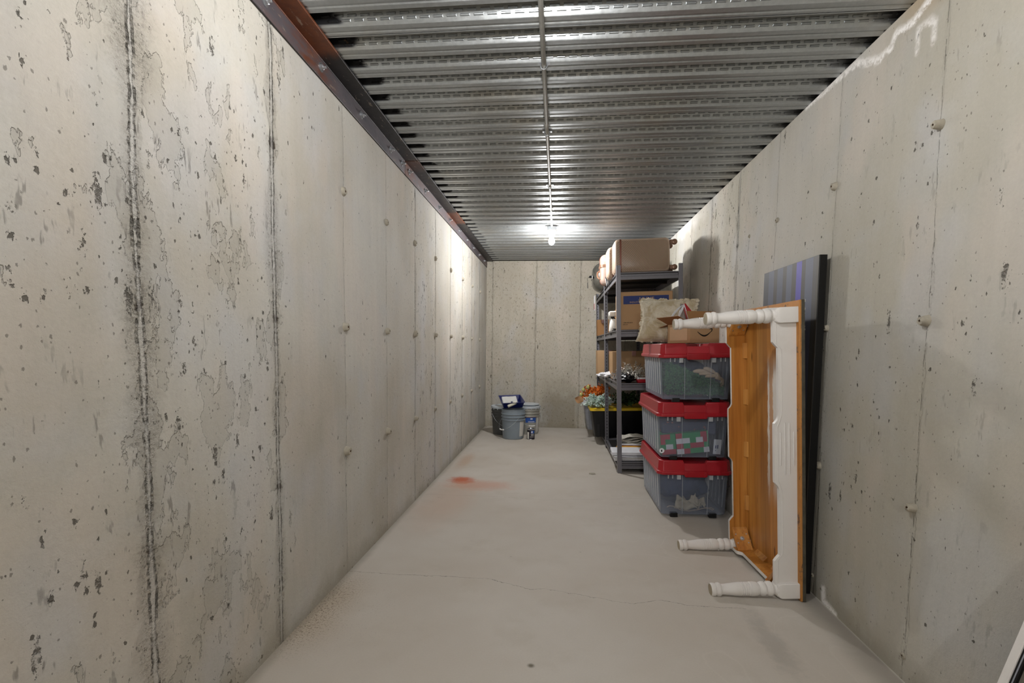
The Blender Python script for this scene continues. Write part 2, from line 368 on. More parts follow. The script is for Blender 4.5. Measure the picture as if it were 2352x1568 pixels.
def angle_mat():
    g=G('ledger_steel'); P=g.pos(); x,y,z=g.sep(P)[:3]
    n=g.noise(g.vec(g.mul(x,20.),g.mul(y,5.),g.mul(z,20.)),1.,5.,.65); n2=g.noise(P,30.,4.,.7)
    yy=g.add(y,g.mul(g.sub(n,.5),.12))
    vert=g.sub(1.,g.ss(z,H-.02,H-.012))                # vertical leg
    pr=g.prof(yy,0.,8.,[(1.60,.1),(1.72,.05),(1.80,1.),(2.12,1.),(2.17,.0),(3.36,.0),(3.38,.6),(3.50,.35),(3.6,.0),(4.62,0.),(4.68,1.),(5.05,1.),(5.1,0.)])
    pv=g.prof(yy,0.,8.,[(1.5,.3),(1.85,.35),(2.0,1.),(2.2,.9),(2.35,.1),(3.36,.1),(3.39,1.),(3.55,.7),(3.8,.35),(4.6,.3),(4.9,.6),(5.2,.1),(7.,.3)])
    black=g.mix(n,lin('#15151a'),lin('#2c2724'))
    steel=g.mix(n,lin('#3f4047'),lin('#7a757a'))
    rust=g.mix(n2,lin('#3c1a0e'),lin('#8a4f2c'))
    hz=g.mix(pr,black,rust); vt=g.mix(g.mul(pv,g.ss(n,.3,.6)),steel,rust)
    col=g.mix(vert,hz,vt)
    sc=g.mul(g.ss(g.noise(g.vec(g.mul(x,40.),g.mul(y,9.),g.mul(z,40.)),1.,5.,.7),.60,.66),.5)
    col=g.mix(sc,col,lin('#b8a792'))
    col=g.mix(g.mul(g.sub(1.,g.ss(z,2.386,2.390)),.9),col,lin('#18130f'))
    g.bsdf(col,g.add(.35,g.mul(n2,.25)),.35,.5,g.bump(n2,.001,.4)); return g.out()
M_angle=angle_mat()

# plain materials
M_zinc=simple('zinc','#b9bcc0',.35,.9,.5,.08,40)
M_pipe=simple('conduit_zinc','#9b9a94',.42,.75,.5,.06,30)
M_shelf=simple('shelf_charcoal','#69686d',.42,.35,.5,.06,60,.2)
M_board=simple('shelf_board','#1d1c1b',.55,0.,.4,.15,25)
M_cement=simple('tie_cement','#aca596',.9,0.,.2,.12,40,1.)
M_rusthole=simple('tie_rust','#4a3020',.9,0.,.2,.2,60)
M_white=None
def white_paint():
    g=G('white_paint'); P=g.pos(); n=g.noise(P,9.,4.,.6); f=g.noise(P,60.,3.,.6)
    col=g.mix(g.mul(g.ss(n,.5,.75),.4),lin('#dedad6'),lin('#cfc9c2'))
    g.bsdf(col,.42,0.,.45,g.bump(f,.0008,.4)); return g.out()
M_white=white_paint()
def pine(name,white=None):
    g=G(name); P=g.pos(); x,y,z=g.sep(P)[:3]
    b=g.noise(g.vec(g.mul(x,9.),g.mul(y,9.),g.mul(z,.8)),1.,3.,.5)
    st=g.noise(g.vec(g.mul(x,70.),g.mul(y,70.),g.mul(z,2.)),1.,4.,.6)
    v=g.vec(g.mul(x,5.),g.mul(y,9.),g.mul(z,3.2)); k=g.voro(v,1.); kc=g.sep(g.voro(v,1.,out=1))[0]
    knot=g.mul(g.sub(1.,g.ss(g.add(k,g.mul(g.sub(st,.5),.1)),.04,.13)),g.ss(kc,.58,.62))
    pl=g.n('ShaderNodeTexWhiteNoise',{'W':g.m('FLOOR',g.m('DIVIDE',g.add(y,.02),.085))},noise_dimensions='1D')
    col=g.mix(g.ss(b,.3,.7),lin('#b0722e'),lin('#c48d46'))
    col=g.mix(g.mul(g.ss(st,.42,.72),.75),col,lin('#94591f'))
    col=g.mix(1.,col,g.gray(g.add(.84,g.mul(pl,.26))),'MULTIPLY')
    gap=g.sub(1.,g.ss(g.ab(g.sub(g.m('FRACT',g.m('DIVIDE',g.add(y,.02),.085)),.5)),.0,.012))
    col=g.mix(g.mul(gap,.55),col,lin('#84501f'))
    col=g.mix(g.mul(knot,.8),col,lin('#5a2a0e'))
    if white: col=g.mix(white(g,x,y,z,st),col,lin('#d9d4cd'))
    g.bsdf(col,.38,0.,.5,g.bump(st,.0006,.3)); return g.out()
M_pine=pine('pine_inside')
def brushy(g,x,y,z,st):      # stray white brush strokes beside the near apron
    e=g.add(y,g.mul(g.sub(g.noise(g.vec(g.mul(z,6.),g.mul(y,30.),0.),1.,5.,.7),.5),.07))
    m=g.sub(1.,g.ss(e,.315,.325)); zz=g.mul(g.ss(z,.35,.6),g.sub(1.,g.ss(z,1.05,1.2)))
    gap=g.mul(g.ss(e,.255,.262),g.sub(1.,g.ss(e,.295,.302)))
    return g.mul(g.mul(m,zz),g.mul(g.sub(1.,g.mul(gap,.75)),g.ss(st,.28,.4)))
M_pine_top=pine('pine_underside',brushy)
def edge_mat():
    g=G('pine_edge'); P=g.pos(); x,y,z=g.sep(P)[:3]; n=g.noise(P,25.,5.,.7)
    col=g.mix(n,lin('#a06a33'),lin('#c58b4c'))
    ch=g.mx(g.ss(g.noise(g.vec(g.mul(x,40.),g.mul(y,12.),g.mul(z,12.)),1.,5.,.7),.56,.62),g.mul(g.ss(z,1.4355,1.4365),g.ss(g.add(y,g.mul(n,.2)),.22,.28)))
    col=g.mix(g.mul(ch,.7),col,lin('#3a3a3c'))
    g.bsdf(col,.6,0.,.3,g.bump(n,.002,.6)); return g.out()
M_edge=edge_mat()
M_topface=simple('worn_dark_top','#4a463c',.6,0.,.3,.5,14)
M_foot=simple('leg_foot_wood','#a59b87',.8,0.,.2,.12,30)
M_red=simple('red_plastic','#a31522',.36,0.,.5,.04,10,**{'Coat Weight':.15})
def clear_mat(name,tint,milk,a):
    g=G(name); P=g.pos(); n=g.noise(P,5.,3.,.6)
    tr=g.n('ShaderNodeBsdfTransparent',[tint]); 
    pr=g.bsdf(milk,.28,0.,.5,g.bump(g.noise(P,25.,2.),.002,.15))
    lp=g.n('ShaderNodeLayerWeight',[.35],out=1)
    f=g.m('ADD',a,g.mul(g.ss(lp,.3,.95),.45)); f=g.add(f,g.mul(g.sub(n,.5),.06))
    sh=g.n('ShaderNodeMixShader',[f,tr,pr]); return g.out(sh)
M_clear=clear_mat('clear_polypropylene',(.86,.89,.93,1),lin('#a9b2c4'),.24)
M_rib=clear_mat('clear_rib',(.9,.92,.94,1),lin('#d2d5d8'),.5)
M_black=simple('black_plastic','#08080a',.4,0.,.4,.1,20)
M_blackbin=simple('black_bin','#0c0d10',.45,0.,.4,.15,20)
M_yellow=simple('yellow_lid','#d8b51c',.38,0.,.5,.04,20)
M_greybin=simple('grey_bin','#8d9099',.45,0.,.4,.05,20)
def cardboard(name,h,var=.06):
    g=G(name); P=g.pos(); x,y,z=g.sep(P)[:3]
    n=g.noise(P,6.,4.,.6); fl=g.noise(g.vec(g.mul(x,8.),g.mul(y,8.),g.mul(z,220.)),1.,2.)
    col=g.mix(1.,lin(h),g.gray(g.add(.93,g.add(g.mul(n,.08),g.mul(fl,.05)))),'MULTIPLY')
    g.bsdf(col,.75,0.,.25); return g.out()
M_card=cardboard('cardboard','#ad8c68'); M_cardd=cardboard('cardboard_dark','#946c45'); M_cardp=cardboard('cardboard_pale','#c8a988')
M_tape=simple('pink_tape','#b58a83',.35,0.,.5,.1,30)
M_blueink=simple('blue_print','#2a386e',.6,0.,.3,.06,30)
M_tanink=simple('tan_print','#b99a72',.6,0.,.3,.04,30)
M_blackink=simple('black_print','#15130f',.6,0.,.3,.04,30)
M_paper=simple('white_paper','#dcdde2',.6,0.,.4,.05,20)
M_offw=simple('off_white','#e3e2de',.45,0.,.4,.05,20)
M_navy=simple('navy_plastic','#151f5c',.35,0.,.5,.06,20)
M_bucket=simple('grey_pail','#838e97',.38,0.,.5,.04,14)
M_bucketd=simple('charcoal_pail','#4b4c4c',.42,0.,.45,.05,14)
M_buckets=simple('silver_pail','#a9a8a0',.36,.3,.5,.06,14)
M_lidw=simple('pail_lid','#bcc3c9',.36,0.,.5,.04,14)
M_label=simple('pail_label','#c9c7c1',.5,0.,.4,.05,60)
M_orange=simple('label_orange','#c47445',.5,0.,.4,.05,40)
M_bluel=simple('label_blue','#2c55a0',.45,0.,.4,.1,40)
M_candark=simple('can_label','#171021',.35,0.,.5,.2,40)
M_mirr=simple('can_metal','#c8c8c8',.2,1.,.5,.03,40)
M_roller=simple('roller_nap','#e2ddc9',.9,0.,.2,.08,60,1.)
M_greypaint=simple('wet_paint','#d6d6d3',.3,0.,.5,.05,20)

# ---------------------------------------------------------------- camera
f,cy,yaw,pit,rol=1115.7197,876.6668,.0931,-.0705,-.0128
Mr=Matrix.Rotation(yaw,3,'Z')@Matrix.Rotation(pit,3,'X')@Matrix.Rotation(rol,3,'Y')
r_,w_,u_=[Vector(Mr@Vector(a)) for a in ((1,0,0),(0,1,0),(0,0,1))]
cd=bpy.data.cameras.new('camera'); cam=bpy.data.objects.new('camera',cd); COL.objects.link(cam)
mw=Matrix((r_,u_,-w_)).transposed().to_4x4(); mw.translation=(0,0,1.2); cam.matrix_world=mw
cd.sensor_fit='HORIZONTAL'; cd.sensor_width=36; cd.lens=f/2352*36; cd.shift_y=(cy-784)/2352; cd.clip_start=.02
scene.camera=cam

# ---------------------------------------------------------------- shell
def slab(name,mat,*b): return struct(MB().box(*b).build(name,mat,smooth=0))
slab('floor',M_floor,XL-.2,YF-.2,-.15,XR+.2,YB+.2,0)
wl=slab('wall_left',M_wl,XL-.2,YF,0,XL,YB,2.75)
wr=slab('wall_right',M_wr,XR,YF,0,XR+.2,YB,H)
wb=slab('wall_back',M_wb,XL,YB,0,XR,YB+.2,H)
wf=slab('wall_front',M_wb,XL-.2,YF-.2,0,XR+.2,YF,2.75)

# steel deck
C0=2.403; PIT=.1524
b=MB(); XA,XB=XL+.002,XR+.17
pts=[]; k0=-24; k1=33
prof=[]; 
for k in range(k0,k1):
    c=C0+PIT*k
    seq=[(-.044,0),(-.041,.003),(-.024,.047),(-.020,.050),(.020,.050),(.024,.047),(.041,.003),(.044,0),(.068,0),(.072,.0045),(.082,.0045),(.086,0)]
    for dy,dz in seq:
        prof.append((c+dy,H+dz))
    if (k-2)%6==1: prof+= [(c+.0975,H),(c+.0980,H+.009),(c+.1010,H+.009),(c+.1015,H)]
prof=[p for p in prof if YF-.05<p[0]<YB+.01]
xs=[XA,-.6,-.1,.4,.9,XB]
b.loft([[(x,y,z) for y,z in prof] for x in xs],False,False,closed=False)
# pressed dashes on the webs that face the entrance
def dash(b,c,t,x0,x1):
    # far web runs from (c+.024,.047) to (c+.041,.003); t = 0..1 down it ; normal points to -y,-z
    ax=Vector((0,.017,-.044)); L=ax.length; ax/=L; nrm=Vector((0,-ax.z,ax.y)); nrm=Vector((0,-.933,-.36))
    o=Vector((0,c+.024,H+.047))+ax*(t*L)
    hw=.0048; hh=.0050
    base=[(x0,-hw),(x1,-hw),(x1,hw),(x0,hw)]; top=[(x0+.0012,-hw*.35),(x1-.0012,-hw*.35),(x1-.0012,hw*.35),(x0+.0012,hw*.35)]
    r0=[tuple(Vector((x,0,0))+o+ax*s) for x,s in base]; r1=[tuple(Vector((x,0,0))+o+ax*s+nrm*hh) for x,s in top]
    b.loft([r0,r1],False,True)
for k in range(-5,32):
    c=C0+PIT*k
    if c>YB-.1: continue
    for row,t in ((0,.30),(1,.66)):
        x=XL+.11+row*.027
        while x<XR+.02:
            dash(b,c,t,x,x+.038); x+=.054
ceil=struct(b.build('ceiling',M_deck,smooth=25))
# concrete porch slab on the deck
sl=struct(MB().box(XL,YF,H+.0515,XR+.2,YB+.2,H+.2).build('ceiling_slab',M_cement,ceil,smooth=0))
sl.name='concrete_topping'
MBc=MB().box(XR+.165,YF,H,XR+.2,YB+.2,H+.06).box(XL,YB+.02,H,XR+.2,YB+.2,H+.06)
MBc.build('edge_closure',simple('closure_dark','#2b2a28',.8),ceil,smooth=0)

# ledger angle in three lengths, bolted to the left wall
segs=[(YF,3.365),(3.372,5.86),(5.866,YB-.01)]
BY=[.9,1.35,1.75,2.166,2.614,3.072,3.30,3.46,3.88,4.34,4.76,5.2,5.65,6.1,6.55,7.0]
for i,(a,c) in enumerate(segs):
    t=.009; z0=2.386; w=.098
    poly=[(XL,z0),(XL+t,z0),(XL+t,H-t-.002),(XL+w,H-t-.002),(XL+w,H-.001),(XL,H-.001)]
    o=struct(MB().prism(poly,'y',a,c).build('trim_%d'%(i+1),M_angle,bevel=.0015))
    for y in BY:
        if a<y<c:
            q=MB(); q.M=T(XL+t,y,2.434)@Matrix.Rotation(PI/2,4,'Y')
            q.lathe([(.020,0),(.020,.003),(.012,.0032)],20); q.lathe([(.0125,.003),(.0125,.012),(.010,.014),(.005,.0145)],6)
            q.lathe([(.006,.012),(.006,.026),(.004,.027)],12)
            q.build('bolt',M_zinc,o,smooth=30)

# form-tie stubs sticking out of the walls
def stub(parent,side,y,z,L=.03,r=.022,seed=0,x=None):
    rr=random.Random(seed); b=MB()
    if side=='L': b.M=T(XL-.004,y,z)@Matrix.Rotation(PI/2,4,'Y')
    elif side=='R': b.M=T(XR+.004,y,z)@Matrix.Rotation(-PI/2,4,'Y')
    else: b.M=T(x,YB+.004,z)@Matrix.Rotation(PI/2,4,'X')
    n=16
    def ring(rad,h): return [(rad*(1+.22*mnoise.noise(Vector((math.cos(2*PI*k/n)*1.3,math.sin(2*PI*k/n)*1.3,seed*3.1+h*30))))*math.cos(2*PI*k/n),rad*(1+.22*mnoise.noise(Vector((math.cos(2*PI*k/n),math.sin(2*PI*k/n),seed*1.7+h*30))))*math.sin(2*PI*k/n),h+rr.uniform(-.002,.002)) for k in range(n)]
    b.mi=0
    b.loft([ring(r*1.35,0),ring(r*1.15,L*.3),ring(r,L*.7),ring(r*.85,L),ring(r*.28,L*1.03)],False,False)
    b.mi=1; b.loft([ring(r*.30,L*1.0),ring(r*.2,L*.8)],False,True)
    o=b.build('form_tie',[M_cement,M_rusthole],parent,smooth=60)
k=0
for i in range(2,10):
    for z,L in ((.65,.026),(1.30,.026),(1.965,.022)):
        k+=1
        if i<2: L*=.35
        stub(wl,'L',S0+DS*i,z+.006*math.sin(k*2.3),L*(.7+.5*((k*37)%10)/10),.017+.005*((k*13)%7)/7,k)
for yy in (1.838,2.475,3.08,3.505):
    for z in (.09,.645,1.312,1.975):
        k+=1; stub(wr,'R',yy,z,((.026 if z>.2 else .008) if yy<3 else .014)*(.7+.6*((k*31)%10)/10),((.014 if z>.2 else .008) if yy<3 else .011)+.004*((k*17)%7)/7,k)
for xx in (-.994,-.33,.33):
    for z in (.64,1.30,1.96): k+=1; stub(wb,'B',0,z,.008,.014,k,x=xx)

# ---------------------------------------------------------------- lamps and conduit
XC=-.088
b=MB(); b.tube([(XC,YF+.01,H-.013),(XC,5.20,H-.013)],.0105,14)
cond=tag(b.build('electrical_conduit',M_pipe),'long thin grey metal conduit running down the middle of the metal ceiling','conduit')
for y in (.9,2.30,3.0,3.95,4.6):
    q=MB(); q.M=T(XC,y,H); q.box(-.028,-.008,-.0025,.028,.008,0)
    q.M=T(XC,y,H-.013); q.tube([(-.016,0,.012),(-.0145,0,0),(-.010,0,-.0105),(0,0,-.0145),(.010,0,-.0105),(.0145,0,0),(.016,0,.012)],.003,6)
    q.build('pipe_strap',M_zinc,cond)
def glow(k):
    g=G('bulb_glow'); g.t.links.new(g.n('ShaderNodeEmission',[(1.,.99,.985,1),k]),g.o.inputs[0]); return g.mat
gE=G('bulb_glow_base'); E_STR=1000.
gE.t.links.new(gE.n('ShaderNodeEmission',[(1.,.955,.90,1),E_STR]),gE.o.inputs[0]); M_bulb=gE.mat
def lamp(y,label,k):
    t=thing('ceiling_lamp',label,'lamp',T(XC,y,H),group=None)
    b=MB(); b.lathe([(.052,-.040),(.054,-.038),(.054,-.002),(.052,0)],8); b.build('junction_box',M_zinc,t,bevel=.002,smooth=20)
    b=MB(); b.lathe([(.030,-.085),(.040,-.080),(.055,-.060),(.058,-.048),(.058,-.042),(.03,-.040)],24); b.build('lamp_holder',M_offw,t)
    prof=[(.0135,-.084),(.0135,-.104),(.016,-.112),(.022,-.124),(.028,-.138),(.0305,-.152),(.030,-.164),(.026,-.177),(.018,-.187),(.008,-.1925),(.001,-.1935)]
    b=MB(); b.lathe(prof,24); b.build('bulb',glow(k),t,smooth=80)
    return t
for yl,lb,k in ((5.27,'bare glowing bulb in a round holder on the ceiling in front of the back wall',1350.),(1.40,'bare glowing bulb in a round holder on the ceiling just ahead of the viewer',620.),(-2.47,'added unseen fill bulb on the ceiling behind the viewer',1900.)):  # the rearmost bulb is out of view, added as fill light
    t=lamp(yl,lb,k)

# ---------------------------------------------------------------- shelving
SH=T(.600,4.71,0)@Matrix.Rotation(-.034,4,'Y')
SW,SD=.61,1.215; LV=[.106,.869,1.379,1.915]; PH=1.985
def shelf_unit(M,label):
    t=thing('shelving_unit',label,'shelf',M,group=None)
    for ix,iy in ((0,0),(1,0),(0,1),(1,1)):
        b=MB(); x0=0 if ix==0 else SW; y0=0 if iy==0 else SD; sx=1 if ix==0 else -1; sy=1 if iy==0 else -1; th=.0022; a=.040
        poly=[(x0,y0),(x0+sx*a,y0),(x0+sx*a,y0+sy*th),(x0+sx*th,y0+sy*th),(x0+sx*th,y0+sy*a),(x0,y0+sy*a)]
        b.prism(poly,'z',0,PH)
        o=b.build('post',M_post,t,smooth=20)
    for z in LV:
        b=MB()
        for yy,s in ((.0022,1),(SD-.0022,-1)):   # C-shaped rails across
            pol=[(yy,z),(yy+s*.024,z),(yy+s*.024,z-.006),(yy+s*.017,z-.012),(yy+s*.017,z-.036),(yy+s*.010,z-.041),(yy+s*.010,z-.066),(yy,z-.066),(yy,z-.038),(yy+s*.013,z-.034),(yy+s*.013,z-.012),(yy,z-.008)]
            b.prism(pol,'x',.041,SW-.041)
        for xx,s in ((.0022,1),(SW-.0022,-1)):
            pol=[(xx,z),(xx+s*.024,z),(xx+s*.024,z-.006),(xx+s*.017,z-.012),(xx+s*.017,z-.036),(xx+s*.010,z-.041),(xx+s*.010,z-.066),(xx,z-.066),(xx,z-.038),(xx+s*.013,z-.034),(xx+s*.013,z-.012),(xx,z-.008)]
            b.prism(pol,'y',.041,SD-.041)
        b.build('rail',M_shelf,t,smooth=20)
        b=MB().box(.006,.006,z-.014,SW-.006,SD-.006,z-.004); b.box(.006,SD/2-.02,z-.04,SW-.006,SD/2+.02,z-.0145); b.build('shelf_board',M_board,t,smooth=0)
    return t
def post_mat():
    g=G('slotted_post'); P=g.pos(); x,y,z=g.sep(P)[:3]
    n=g.noise(P,80.,3.,.6)
    fz=g.m('FRACT',g.m('DIVIDE',z,.038)); sl=g.mul(g.ss(fz,.25,.3),g.sub(1.,g.ss(fz,.6,.65)))
    dx=g.ab(g.sub(g.ab(g.sub(x,SW/2)),SW/2-.021)); dy=g.ab(g.sub(g.ab(g.sub(y,SD/2)),SD/2-.021))
    nr=g.sep(g.n('ShaderNodeTexCoord',out=1)); 
    inner=g.mx(g.mul(g.mul(g.sub(1.,g.ss(dy,.004,.006)),g.ss(g.ab(nr[0]),.6,.8)),g.sub(1.,g.ss(g.sub(g.ab(g.sub(x,SW/2)),SW/2-.0012),-.0003,.0003))),
               g.mul(g.mul(g.sub(1.,g.ss(dx,.004,.006)),g.ss(g.ab(nr[1]),.6,.8)),g.sub(1.,g.ss(g.sub(g.ab(g.sub(y,SD/2)),SD/2-.0012),-.0003,.0003))))
    col=g.mix(n,lin('#6c6b71'),lin('#7a797f'))
    col=g.mix(g.mul(g.mul(sl,inner),.9),col,lin('#0c0c0e'))
    g.bsdf(col,.42,.35,.5); return g.out()
M_post=post_mat()
shelf_unit(SH,'charcoal metal shelving unit with slotted posts behind the stacked clear totes')
SH2=T(.600,4.71+1.235,0)@Matrix.Rotation(-.034,4,'Y')
shelf_unit(SH2,'charcoal metal shelving unit at the far end, holding the black bin with yellow lid')
def on(z,x,y,rz=0,unit=0): return SH@T(x,y+(1.235 if unit else 0),z,rz)

# ---- ribbed suitcases lying on the top shelf
def ribbed(name,h1,h2,sh=34.,metal=.0,rough=.38):
    g=G(name); P=g.pos(); x,y,z=g.sep(P)[:3]
    q=g.add(g.add(g.mul(x,.55),z),g.mul(g.mul(x,x),.9))
    nn=g.sep(g.n('ShaderNodeTexCoord',out=1)); fc=g.ss(g.ab(nn[1]),.75,.95)
    s=g.m('SINE',g.mul(q,2*PI*sh)); k=g.mx(g.ss(s,-.3,.6),g.sub(1.,fc))
    col=g.mix(k,lin(h2),lin(h1))
    g.bsdf(col,rough,metal,.5,g.bump(k,.004,.7)); return g.out()
M_tan=ribbed('tan_ribbed_shell','#b8a08c','#7f6956',64.)
M_tanp=simple('tan_shell','#b09784',.30,0.,.6,.03,10)
M_bronze=simple('bronze_band','#784636',.35,.3,.5,.05,20)
M_copper=simple('copper_plastic','#80604c',.35,.3,.5,.05,20)
def suitcase(M,label,W=.50,Hh=.325,Dp=.27,wheels=True,shell=None):
    t=thing('suitcase',label,'suitcase',M)
    shell=shell or M_tan
    # two half shells split across Y, ribs on the faces
    for part,(y0,y1) in enumerate(((0,Dp*.47),(Dp*.53,Dp))):
        b=MB(); rings=[]
        edge=y0 if part==0 else y1; inn=y1 if part==0 else y0
        for f_,ins in ((0,.030),(.10,.012),(.28,.003),(.5,0),(1,0)):
            yy=edge+(inn-edge)*f_
            rings.append([(p[0],yy,p[1]) for p in rrect(ins,ins,W-ins,Hh-ins,.045,6)])
        b.loft(rings); b.build('shell',shell,t,smooth=50)
    b=MB(); b.loft([[(p[0],yy,p[1]) for p in rrect(.002,.002,W-.002,Hh-.002,.044,6)] for yy in (Dp*.465,Dp*.535)]); b.build('zip_band',M_bronze,t)
    b=MB()     # bronze strip that follows the shell
    for y0_,y1_ in ((0,Dp*.47),(Dp,Dp*.53)):
        rg_=[]
        for f_,ins in ((-.012,.034),(0,.0285),(.10,.0105),(.28,.0015),(.5,-.0012),(1,-.0012)):
            yy=y0_+(y1_-y0_)*f_; rg_.append([(.048,yy,ins),(.064,yy,ins),(.064,yy,Hh-ins),(.048,yy,Hh-ins)])
        b.loft(rg_)
    b.build('trim_strip',M_bronze,t)
    if wheels:
        for yy in (.04,Dp-.04):
            for zz in (.045,Hh-.045):
                b=MB(); b.box(W-.004,yy-.018,zz-.02,W+.022,yy+.018,zz+.02)
                q=MB(); b.M=T(W+.040,yy,zz)@Matrix.Rotation(PI/2,4,'X'); b.lathe([(.018,-.018),(.026,-.014),(.027,0),(.026,.014),(.018,.018)],20)
                b.build('wheel',M_copper,t,bevel=.004)
    return t
suitcase(on(1.916,-.012,.03),'large tan ribbed suitcase lying frontmost on the top shelf, wheels towards the right wall',W=.52)
suitcase(on(1.916,-.045,.335),'tan ribbed suitcase directly behind the frontmost large one on the top shelf',W=.46,Hh=.315,Dp=.25)
M_rose=simple('rose_gold_shell','#c9b0a2',.18,.55,.6,.03,10)
def small_case(M):
    t=thing('cosmetic_case','small rose gold hard case with copper straps hanging over the shelf edge behind the suitcases','suitcase',M)
    W,Hh,Dp=.34,.345,.20
    b=MB(); 
    b.loft([[(p[0],y,p[1]) for p in rrect(i,i*.8,W-i,Hh-i*.9,.06,7)] for y,i in ((0,.03),(.02,.008),(.07,0),(.13,0),(.18,.008),(.20,.03))]); b.build('shell',M_rose,t,smooth=60)
    b=MB(); b.loft([[(p[0],y,p[1]) for p in rrect(-.002,-.002,W+.002,Hh+.002,.061,7)] for y in (.085,.115)]); b.build('zip_band',M_bronze,t)
    b=MB(); b.loft([[(p[0]*1.0,p[1],z) for p in rrect(-.003,-.003,W+.003,Dp+.003,.03,5)] for z in (.195,.225)]); b.build('strap',M_copper,t)
    b=MB(); b.tube([(-.002,.07,.07),(-.025,.08,.09),(-.03,.10,.12),(-.025,.12,.15),(-.002,.13,.17)],.009,8); b.build('handle',M_copper,t)
    return t
small_case(on(1.916,-.066,.86,.05))
M_gun=simple('gunmetal_shell','#6f6d66',.22,.75,.6,.04,10)
def helmet_case(M):
    t=thing('round_case','rounded dark metallic hard case, last on the top shelf near the back wall','case',M)
    W,Hh,Dp=.42,.36,.42
    b=MB(); b.loft([[(p[0],y,p[1]) for p in rrect(i,i,W-i,Hh-i,min(.12,.5*(Hh-2*i)),8)] for y,i in ((0,.09),(.02,.05),(.06,.018),(.12,.003),(.2,0),(.28,.003),(.36,.018),(.40,.05),(.42,.09))]); b.build('shell',M_gun,t,smooth=70)
    b=MB(); b.loft([[(p[0],p[1],z) for p in rrect(-.002,.02,W+.002,Dp-.02,.10,8)] for z in (.165,.18)]); b.build('seam_band',M_black,t)
    b=MB(); b.tube([(-.001,.14,.20),(-.028,.15,.20),(-.03,.20,.20),(-.028,.25,.20),(-.001,.26,.20)],.008,8); b.build('handle',M_black,t)
    b=MB(); b.box(-.008,.07,.15,0,.10,.20); b.build('latch',M_mirr,t,bevel=.002)
    b=MB(); b.tube([(-.03,.16,.2),(-.06,.15,.17),(-.055,.14,.12)],.002,6); b.box(-.062,.128,.05,-.054,.15,.12); b.build('hang_tag',M_black,t)
    return t
helmet_case(on(1.916,-.115,1.42))
# luggage tag hanging beside the suitcases
t=thing('luggage_tag','black luggage tag with clear window hanging from the suitcases over the shelf edge','tag',on(1.916,-.03,.60))
b=MB(); b.M=T(0,0,0,0,R(-8)); b.box(-.004,0,-.055,.002,.055,.052); b.build('tag_body',M_black,t,bevel=.003)
b=MB(); b.M=T(0,0,0,0,R(-8)); b.box(-.0055,.018,-.04,-.0042,.037,.035); b.build('tag_window',M_paper,t)
# small rose/silver foil gift bag by the tag
M_foil=simple('silver_foil','#d9d9dc',.15,.95,.6,.1,20,1.)
rr=random.Random(5)
def crumple(b,cx,cy,cz,sx,sy,sz,seed,amp=.35,n=14):
    def fn(u,v):
        th=u*2*PI; ph=(v-.5)*PI; d=Vector((math.cos(th)*math.cos(ph),math.sin(th)*math.cos(ph),math.sin(ph)))
        k=1+amp*mnoise.noise(d*2.3+Vector((seed,0,0)))+amp*.5*mnoise.noise(d*6+Vector((0,seed,0)))
        return (cx+d.x*sx*k,cy+d.y*sy*k,cz+d.z*sz*k)
    return b.grid(fn,n*2,n)
tag(crumple(MB(),0,0,.03,.03,.05,.055,3.,.5).build('foil_bag',M_foil,smooth=15),'crumpled shiny silver foil packet wedged between the cases on the top shelf','bag').matrix_world=on(1.935,.00,.70)
# red and white printed card hanging at the end of the top shelf
t=thing('hang_card','white card with red print hanging at the back end of the top shelf','card',on(1.76,-.075,1.70))
MB().box(0,0,-.06,.003,.16,.13).build('card',M_paper,t)
MB().box(-.0012,.03,-.045,-.0002,.15,.03).build('red_print',M_red,t)
# ---- box with blue band
t=thing('carton','brown carton with a blue band and tan lettering on the second shelf from the top','box',on(1.380,.035,.012))
BW,BH,BD=.485,.352,.36
b=MB(); b.mi=0; b.box(0,0,0,BW,BD,BH); b.build('carton_body',M_card,t,bevel=.004)
b=MB(); b.box(.03,-.0012,BH-.112,BW-.035,-.0002,BH-.035); b.build('blue_band',M_blueink,t)
b=MB(); b.box(.002,.002,BH+.0003,BW-.002,BD-.002,BH+.003); b.build('top_flap',M_cardp,t)
RXm=Matrix.Rotation(PI/2,4,'X')
text('lettering','ULINE',.040,T(.178,-.0014,BH-.078)@RXm,M_tanink,t,1.25,bold=.0006)
text('lettering','INDUSTRIAL PACKAGING',.022,T(.088,-.0014,BH-.102)@RXm,M_tanink,t,1.05)
text('lettering','1-800-295-5510',.0125,T(.024,-.0014,.062)@RXm,M_blackink,t,1.12,bold=.0002)
text('lettering','uline.com',.011,T(.024,-.0014,.046)@RXm,M_blackink,t,1.1,bold=.0002)
# white plastic appliance behind post
t=thing('steamer','white plastic garment steamer standing on the second shelf, left of the blue-banded carton','appliance',on(1.380,-.022,.42))
b=MB(); b.loft([[(p[0],p[1],z) for p in rrect(i,i,.13-i,.12-i,.03,5)] for z,i in ((0,.004),(.01,0),(.06,.004),(.11,.014),(.13,.02))]); b.build('water_tank',M_offw,t,smooth=50)
b=MB(); b.tube([(.06,.06,.12),(.035,.06,.15),(.02,.06,.17)],.015,10); b.build('neck',M_black,t)
b=MB(); b.loft([[(p[0]-.005,p[1],z) for p in rrect(i,i,.11-i,.10-i,.02,5)] for z,i in ((.155,.01),(.165,0),(.20,0),(.21,.012))]); b.build('steam_head',M_offw,t,smooth=50)
b=MB(); 
b.tube([(.02,-.03,.008),(.05,-.06,.01),(.10,-.05,.012),(.09,.0-.02,.018),(.04,-.02,.02),(.03,-.05,.024),(.08,-.08,.02),(.12,-.06,.01)],.004,6); b.build('cord',M_black,t)
